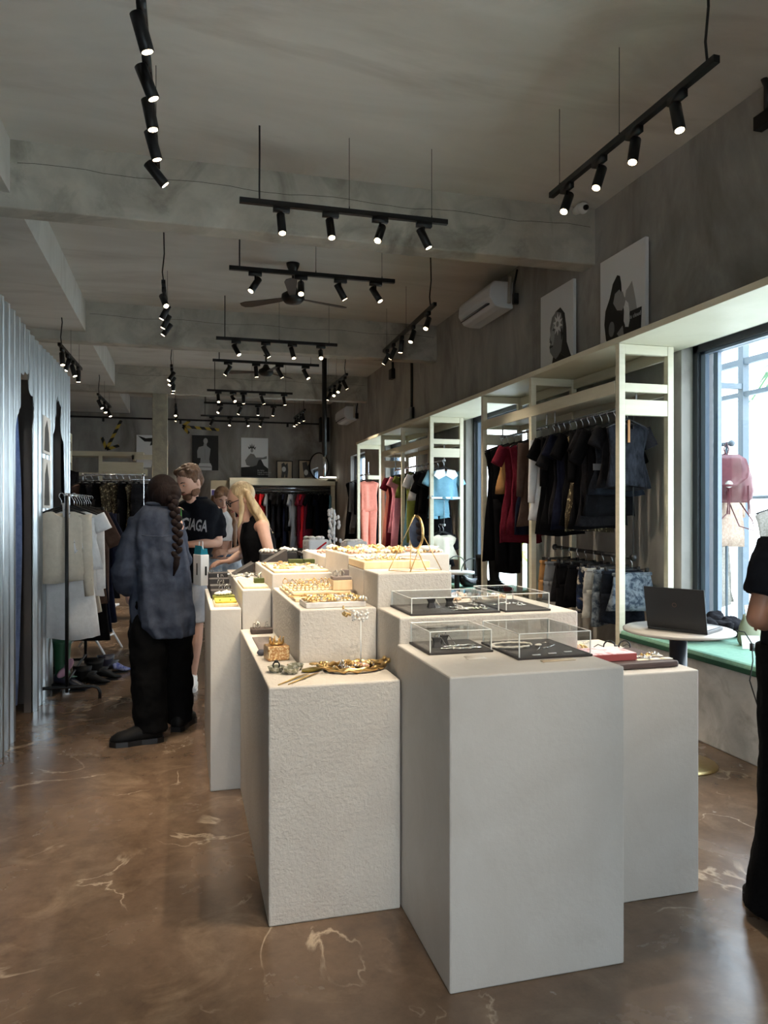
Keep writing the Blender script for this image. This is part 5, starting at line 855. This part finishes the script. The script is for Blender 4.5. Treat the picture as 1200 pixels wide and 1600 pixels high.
for k,(x,y) in enumerate(((.335,2.78),(.385,2.74),(.41,2.80))): one('crystal_dish',('cut crystal ring dish with a dark ring beside the jewellery box','cut crystal block beside the leaf dish','small silvery crystal dish behind the leaf dish')[k],'dish',MB().lathe([(.0,0),(.022,0),(.03,.01),(.034,.02),(.03,.022),(.02,.01),(0,.008)],n=9),M('crystal_glass',(206,204,190),.06,.6,c2=(150,150,130),scale=80,lo=.45,hi=.5),(x,y,.8205),smooth=False)
one('ring','black-stoned ring standing on the crystal dish','ring',MB().torus((0,0,.014),.012,.003,axis='y').ell((0,0,.028),(.008,.006,.006)),blk,(.335,2.78,.832)); one('leaf_dish','olive-gold leaf-shaped dish left of the gold tray','dish',MB().prismz([(-.045,0),(-.03,.02),(0,.028),(.03,.018),(.055,0),(.03,-.018),(0,-.026),(-.03,-.018)],.004,.010),M('olive_gold',(132,118,52),.35,.8),(.465,2.755,.8205),.4,smooth=False,bevel=.002)
for k in range(2): one('tweezers',('left','right')[k]+' slim brass tweezers at the front corner of the plinth','tweezers',MB().tube([(0,0,.002),(.06,.09,.006),(.11,.17,.004)],[.0022,.004,.002],5),brass,(.315+.035*k,2.56,.8205),-.15)
for i in range(14): a=i*.45; o=one('gold_leaf','gold leaf ornament between the leaf dish and the tray','ornament',MB().ell((0,0,.01),(.014,.006,.004),8,5),gold,(.50+.025*math.cos(a)+.0*i,2.80+.025*math.sin(a),.822+.001*i),a,'gold leaf ornaments')
# middle plinth
t=thing('tray','grey-white marble tray at the front of the middle plinth','tray',(.475,2.955,1.0305),.02); MB().box((0,0,0),(.25,.16,.022)).build('tray_base',M('marble',(186,182,178),.3,c2=(206,203,198),scale=20),t,bevel=.003); MB().box((.012,.012,.022),(.238,.148,.0225)).build('tray_lining',M('lining',(214,196,170),.8),t)
one('wooden_board','pale wooden earring board filling the middle plinth','board',MB().box((0,0,0),(.28,.56,.014)),wood,(.465,3.18,1.0305),0,smooth=False,bevel=.003)
for k in range(4): one('ring_holder',('nearest','second','third','farthest')[k]+' long cream ring roll on the wooden board of the middle plinth','ring holder',MB().box((0,0,0),(.27,.035,.018)),M('cream_velvet',(222,204,172),.9),(.468,3.3+.11*k,1.045),0,'cream ring rolls',smooth=False,bevel=.006); scatter('ring',14,.475,.73,3.31+.11*k,3.325+.11*k,1.063,'gold or silver ring slotted in the '+('nearest','second','third','farthest')[k]+' cream ring roll','rings in the '+('nearest','second','third','farthest')[k]+' cream ring roll',[gold,silver,gold,brass],20+k,grid=14)
one('display_block','pale wooden block at the right of the middle plinth','block',MB().box((0,0,0),(.09,.08,.045)),wood,(.655,3.30,1.064),0,smooth=False,bevel=.002); one('ring_tray','small grey ring tray on the pale wooden block','tray',MB().box((0,0,0),(.085,.07,.014)),greyb,(.657,3.305,1.11),0,smooth=False,bevel=.002); scatter('ring',4,.67,.73,3.32,3.36,1.124,'dark silver ring on the small grey ring tray','rings on the grey tray',[silver],31)
one('bracelet_stand','upright grey block behind the small grey ring tray','stand',MB().box((0,0,0),(.035,.02,.075)),greyb,(.715,3.39,1.075),0,smooth=False,bevel=.003)
scatter('earring',26,.49,.71,2.965,3.10,1.054,'gold and silver earrings lying in the marble tray','earrings in the marble tray',None,14,sc_=1.2); scatter('brooch',14,.49,.72,2.97,3.10,1.054,'small brooch lying in the marble tray','brooches in the marble tray',[gold,silver,brass],15,sc_=1.3)
scatter('earring',40,.48,.73,3.19,3.72,1.046,'gold earrings spread on the pale wooden board','earrings on the wooden board',[gold,brass,silver],16,sc_=1.2); scatter('necklace',12,.48,.7,3.2,3.3,1.046,'fine necklace at the front of the wooden board','necklaces on the wooden board',[gold],17)
# left steps
t=thing('ring_box','yellow velvet tray nearest the camera on the lowest left plinth','tray',(.155,3.93,.9265)); MB().box((0,0,0),(.12,.20,.016)).build('tray_base',wood,t,bevel=.002); MB().box((.005,.02,.016),(.115,.195,.026)).build('velvet_pad',ygreen,t,bevel=.003); [MB().ell((x,.06,.028),.004,6,4).build('stud',blk,t) for x in (.03,.085)]
one('ring_box','green and yellow velvet ring box behind the yellow tray','box',MB().box((0,0,0),(.12,.08,.03)),M('moss_velvet',(128,124,40),.9,c2=(84,96,36),scale=50),(.155,4.17,.9265),0,smooth=False,bevel=.004); scatter('brooch',5,.17,.26,4.19,4.23,.957,'white flower ring on the moss velvet box','flower rings on the moss box',[M('white_beads',(230,226,214),.4)],18,sc_=1.6)
for k,(y,h) in enumerate(((4.32,.045),(4.46,.06),(4.62,.085),(4.76,.11))): one('ring_box','black leatherette ring box, '+('nearest','second','third','farthest')[k]+' of the stepped four on the lowest left plinth','box',MB().box((0,0,0),(.12,.10,h)),dark,(.15,y,.9265),0,smooth=False,bevel=.004); scatter('ring',3,.17,.25,y+.03,y+.06,.9265+h,'silver ring standing on the '+('nearest','second','third','farthest')[k]+' black ring box','rings on the '+('nearest','second','third','farthest')[k]+' black ring box',[silver],40+k)
one('earring_board','pale grooved wooden board on the narrow left step','board',MB().box((0,0,0),(.13,.42,.012)),wood,(.298,3.89,1.0205),0,smooth=False,bevel=.002); one('velvet_box','small dark green velvet box on the narrow left step','box',MB().box((0,0,0),(.055,.05,.026)),dgreen,(.37,4.06,1.033),0,smooth=False,bevel=.003); scatter('ring',3,.38,.42,4.08,4.09,1.059,'silver ring on the small dark green box','rings on the small green box',[silver],50)
def wedge(name,label,loc,w_,d_,h,rz=0): return one(name,label,'stand',MB().add([(0,0,0),(w_,0,0),(w_,d_,0),(0,d_,0),(w_,0,h),(w_,d_,h)],[(3,2,1,0),(1,2,5,4),(0,1,4),(3,5,2),(0,4,5,3)]),dark,loc,rz,smooth=False,bevel=.002)
wedge('display_wedge','dark sloping bracelet wedge on the narrow left step',(.300,4.75,1.0205),.13,.2,.075); wedge('display_wedge','dark sloping wedge at the back of the wooden board plinth',(.475,4.62,1.1005),.15,.14,.085)
scatter('necklace',9,.305,.43,4.35,4.7,1.0345,'dark and silver necklace on the narrow left step','necklaces on the narrow left step',[silver,blk],19,sc_=1.3)
one('wooden_board','pale wooden board with grooves on the plinth beside the leaning blonde woman','board',MB().box((0,0,0),(.29,.66,.012)),wood,(.455,3.875,1.1005),0,smooth=False,bevel=.003); scatter('necklace',16,.47,.72,3.93,4.5,1.113,'fine silver necklace on the grooved wooden board','necklaces on the grooved board',[silver,gold],22,sc_=1.2)
for k in range(2): one('velvet_box',('left','right')[k]+' of two dark green velvet boxes on the grooved wooden board','box',MB().box((0,0,0),((.085,.065)[k],.05,.026)),dgreen,((.60,.69)[k],4.36,1.113),0,smooth=False,bevel=.003)
for k,(x,y) in enumerate(((.50,5.0),(.64,5.05),(.80,5.0))): one('jewellery_block',('left','middle','right')[k]+' of the black display blocks behind the green boxes','block',MB().box((0,0,0),(.11,.10,(.07,.075,.06)[k])),dark,(x,y,1.07),0,smooth=False,bevel=.004); scatter('brooch',6,x+.01,x+.1,y+.02,y+.08,1.072+(.07,.075,.06)[k],'white beaded ornament on a black display block','ornaments on the black blocks',[M('white_beads',230)],60+k,sc_=2)
tag(MB().box((0,0,0),(.55,.3,.05)).build('counter_top',blk,None,loc=(.46,4.93,1.018)),'black tabletop carrying the black display blocks','table'); t=bpy.data.objects['counter_top']; bpy.data.objects['counter_top'].name='black_table'
for x in (.02,.51):
    for y in (.02,.26): MB().cyl((x,y,-1.018),(x,y,.005),.012).build('leg',blk,t)
# table with wrapped boxes
t=thing('black_table','black table with two white printed boxes behind the plinths','table',(1.0,6.25,0)); MB().box((0,0,1.03),(.62,.6,1.06)).build('tabletop',blk,t,bevel=.004); [MB().cyl((x,y,0),(x,y,1.03),.015).build('leg',blk,t) for x in(.04,.58) for y in(.04,.56)]
wf=M('white_printed_paper',(226,222,220),.6,c2=(170,150,150),scale=14,lo=.58,hi=.66)
for k,(x,w_,h_,l_) in enumerate(((.04,.19,.12,'left white printed box with a red ribbon on the black table'),(.38,.2,.10,'right white crumpled printed bag on the black table'))):
    b=thing('wrapped_box',l_,'box',(1.0+x,6.32,1.0605),.2); MB().box((0,0,0),(w_,.16,h_)).build('box_body',wf,b,bevel=.015)
    if k==0: MB().at((.07,-.002,.02),(0,R(-35),0)).box((0,0,0),(.12,.002,.015)).build('ribbon',C_red,b); mb=MB(); r=random.Random(3); [mb.ell((r.uniform(.02,.15),r.uniform(.03,.13),h_+.012),(.03,.03,.018),8,5) for _ in range(8)]; mb.build('bow',wf,b,True)
    else: mb=MB(); r=random.Random(4); [mb.ell((r.uniform(.02,.18),r.uniform(.03,.13),h_-.0),(.035,.04,.02),8,5) for _ in range(9)]; mb.build('crumpled_top',wf,b,True)
t=thing('mannequin_bust','white lace necklace stand hung with pale jewellery on the black table','stand',(1.28,6.4,1.0605)); MB().cyl((0,0,0),(0,0,.38),.008).build('pole',white,t); mb=MB(); r=random.Random(8); [mb.ell((r.uniform(-.05,.05),r.uniform(-.03,.03),.08+i*.009),(.014,.012,.02),6,4) for i in range(34)]; mb.build('hanging_ornaments',wf,t,True)
# back right plinths
t=thing('wooden_tray','pale wooden box tray behind the table mirror','tray',(.768,3.178,1.1655)); MB().box((0,0,0),(.31,.31,.034)).build('tray_body',M('blond_wood',(222,194,150),.5,c2=(232,206,166),scale=5,stretch=(6,1,1)),t,bevel=.003)
scatter('earring',24,.80,.98,3.22,3.47,1.2,'small gold earrings on the pale wooden box tray','earrings on the wooden box tray',[gold,brass,silver],23,sc_=1.4); scatter('bracelet',10,.80,1.06,3.2,3.47,1.2,'beaded bracelet on the pale wooden box tray','bracelets on the wooden box tray',[M('rose_beads',(206,160,140),.4),silver],24)
scatter('earring',60,.785,1.26,3.53,4.07,1.213,'small gold and rose earrings on the highest plinth','earrings on the highest plinth',[gold,M('rose_beads',(206,160,140),.4),silver,brass],25,grid=10,sc_=1.6); scatter('brooch',36,.785,1.26,3.53,4.07,1.213,'small beaded brooch on the highest plinth','brooches on the highest plinth',[M('rose_beads',(206,160,140),.4),M('cream_beads',(226,210,188),.4),gold],26,sc_=1.7)
one('bracelet_dish','clear glass dish at the right end of the highest plinth','dish',MB().lathe([(.0,0),(.03,0),(.05,.03),(.045,.032),(.028,.006),(0,.005)]),acre,(1.22,3.62,1.2125))
scatter('brooch',16,.79,1.1,4.15,4.5,1.169,'beaded ornament on the farthest plinth','ornaments on the farthest plinth',[M('rose_beads',(206,160,140),.4)],27,sc_=2)
scatter('brooch',18,1.12,1.4,3.02,3.18,1.031,'pale beaded ornament behind the wide clear case','ornaments behind the wide case',[M('peach_beads',(214,178,146),.4),silver],28,sc_=1.6)
# round table mirror
t=thing('table_mirror','small round gold mirror on a wire stand on top of the plinths','mirror',(.965,3.03,1.1685))
MB().torus((-.0,0,.165),.068,.006,28,8,axis='x').build('mirror_rim',gold,t,True); MB().cyl((-.005,0,.165),(.003,0,.165),.066,None,28).build('mirror_glass',M('mirror',(230,232,235),.03,1),t)
gw=MB()
for o in bpy.data.objects:
    if o.parent==t: o.rotation_euler=(0,0,R(6))
gw.tube([(-.115,.03,0),(-.05,-.07,0)],.002,6).tube([(-.05,-.07,0),(.115,.0,0)],.002,6).tube([(.115,0,0),(.0,.09,0)],.002,6).tube([(.0,.09,0),(-.115,.03,0)],.002,6)
gw.tube([(-.115,.03,0),(-.03,-.075,.24)],.002,6).tube([(.115,.0,0),(.0,-.074,.165)],.002,6).tube([(-.05,-.07,0),(.0,-.07,.12)],.002,6).tube([(.0,.09,0),(.0,.074,.165)],.002,6).tube([(.04,-.02,0),(.0,0,.1)],.003,6).build('wire_stand',gold,t,True)
# round table, laptop, bench items
t=thing('round_table','small round table with brass rim top on a black column','table',(2.70,3.60,0)); MB().lathe([(0,0),(.21,0),(.21,.006),(.19,.014),(0,.02)],n=40).build('table_base',brass,t,True); MB().cyl((0,0,.015),(0,0,.74),.048,None,24).build('table_column',M('navy_black',(30,34,42),.35),t,True)
MB().lathe([(0,.738),(.275,.738),(.298,.745),(.30,.756),(.29,.762),(0,.762)],n=48).build('tabletop',M('table_laminate',(176,170,162),.25,c2=(186,181,174),scale=4),t,True)
t=thing('laptop','open black laptop seen from behind on the round table','laptop',(2.615,3.50,.7625),math.atan2(-.28,.17)); lm=M('laptop_black',(13,15,20),.35)
MB().box((-.165,0,0),(.165,.235,.018)).build('keyboard_base',lm,t,bevel=.003); MB().box((-.15,.02,.018),(.15,.22,.0185)).build('keyboard',M('laptop_keys',(200,202,206),.5),t)
l=MB().box((-.165,-.006,0),(.165,.0,.235)).build('screen_lid',lm,t,loc=(0,.002,.014),bevel=.002); l.rotation_euler=(R(12),0,0); MB().box((-.155,.0002,.01),(.155,.001,.225)).build('screen',M('screen_dark',(40,44,52),.2),l); MB().torus((0,-.0065,.14),.011,.0012,16,4,axis='y').build('lid_emblem',M('emblem_bronze',(90,62,48),.4),l)
one('charging_cable','black charging cable hanging from the laptop to the floor side','cable',MB().tube([(0,0,0),(.03,-.05,-.005),(.04,-.09,-.06),(.03,-.11,-.15),(.0,-.12,-.25),(.04,-.13,-.38),(.1,-.14,-.46),(.14,-.14,-.50),(.08,-.1,-.46),(.12,-.1,-.40),(.1,-.09,-.3),(.15,-.06,-.2),(.26,.0,-.185),(.5,.1,-.188)],.0035,6).box((.033,-.1,-.1),(.05,-.083,-.06)),blk,(2.90,3.40,.775))
mb=MB(); r=random.Random(11)
for _ in range(26): mb.ell((r.uniform(-.22,.22),r.uniform(-.16,.16),.05+r.uniform(-.01,.05)),(.09,.07,.05),10,7,rot=(r.uniform(-.5,.5),r.uniform(-.5,.5),r.uniform(0,3)))
o=mb.build('folded_jacket',cloth('black_nylon',(24,24,28),(38,38,42)),None,True,remesh=.012,disp=(.05,.06)); o.location=(3.42,4.28,.575); tag(o,'crumpled black jacket lying on the green window bench','jacket')
t=thing('fabric_bag','khaki cloth pouch with a card on the green window bench','bag',(3.52,3.98,.565),.3); mb=MB(); mb.loft([[(a*math.cos(2*PI*j/16),b*math.sin(2*PI*j/16),z) for j in range(16)] for z,a,b in ((0,.08,.05),(.03,.1,.06),(.12,.09,.05),(.17,.07,.03),(.2,.075,.012))]); mb.build('bag_body',M('khaki_cloth',(128,130,108),.9),t,True); MB().at((0,-.02,.14),(R(-10),0,0)).box((-.06,0,0),(.07,.004,.12)).build('printed_card',M('card_white_green',(200,206,200),.6,c2=(120,140,130),scale=30,lo=.6,hi=.65),t)
o=MB().box((0,0,0),(.11,.003,.085)).box((.02,-.001,.025),(.06,0,.06)).build('postcard',M('postcard',(226,228,222),.6,c2=(90,130,110),scale=18,lo=.6,hi=.66),None,loc=(3.36,3.86,.567)); o.rotation_euler=(R(-20),0,-.4); tag(o,'small white card with green print leaning on the window bench','card')
t=thing('side_table','small white round side table in front of the second window','table',(3.0,7.9,0)); MB().lathe([(0,.72),(.2,.72),(.2,.745),(0,.745)],n=32).build('tabletop',white,t,True); MB().cyl((0,0,0),(0,0,.72),.03).build('column',blk,t); MB().cyl((0,0,0),(0,0,.012),.16,None,24).build('table_base',blk,t)
# dark shoes under the near frame
for k in range(5): boot('black fluffy slipper boot on the floor under the low rail, '+ORD[k]+' from the near post',(3.2+.02*(k%2),4.98+k*.2,0),PI+.3,(bl_,bl_,bl_),h=.30,heel=.02,group='boots under the low rail')
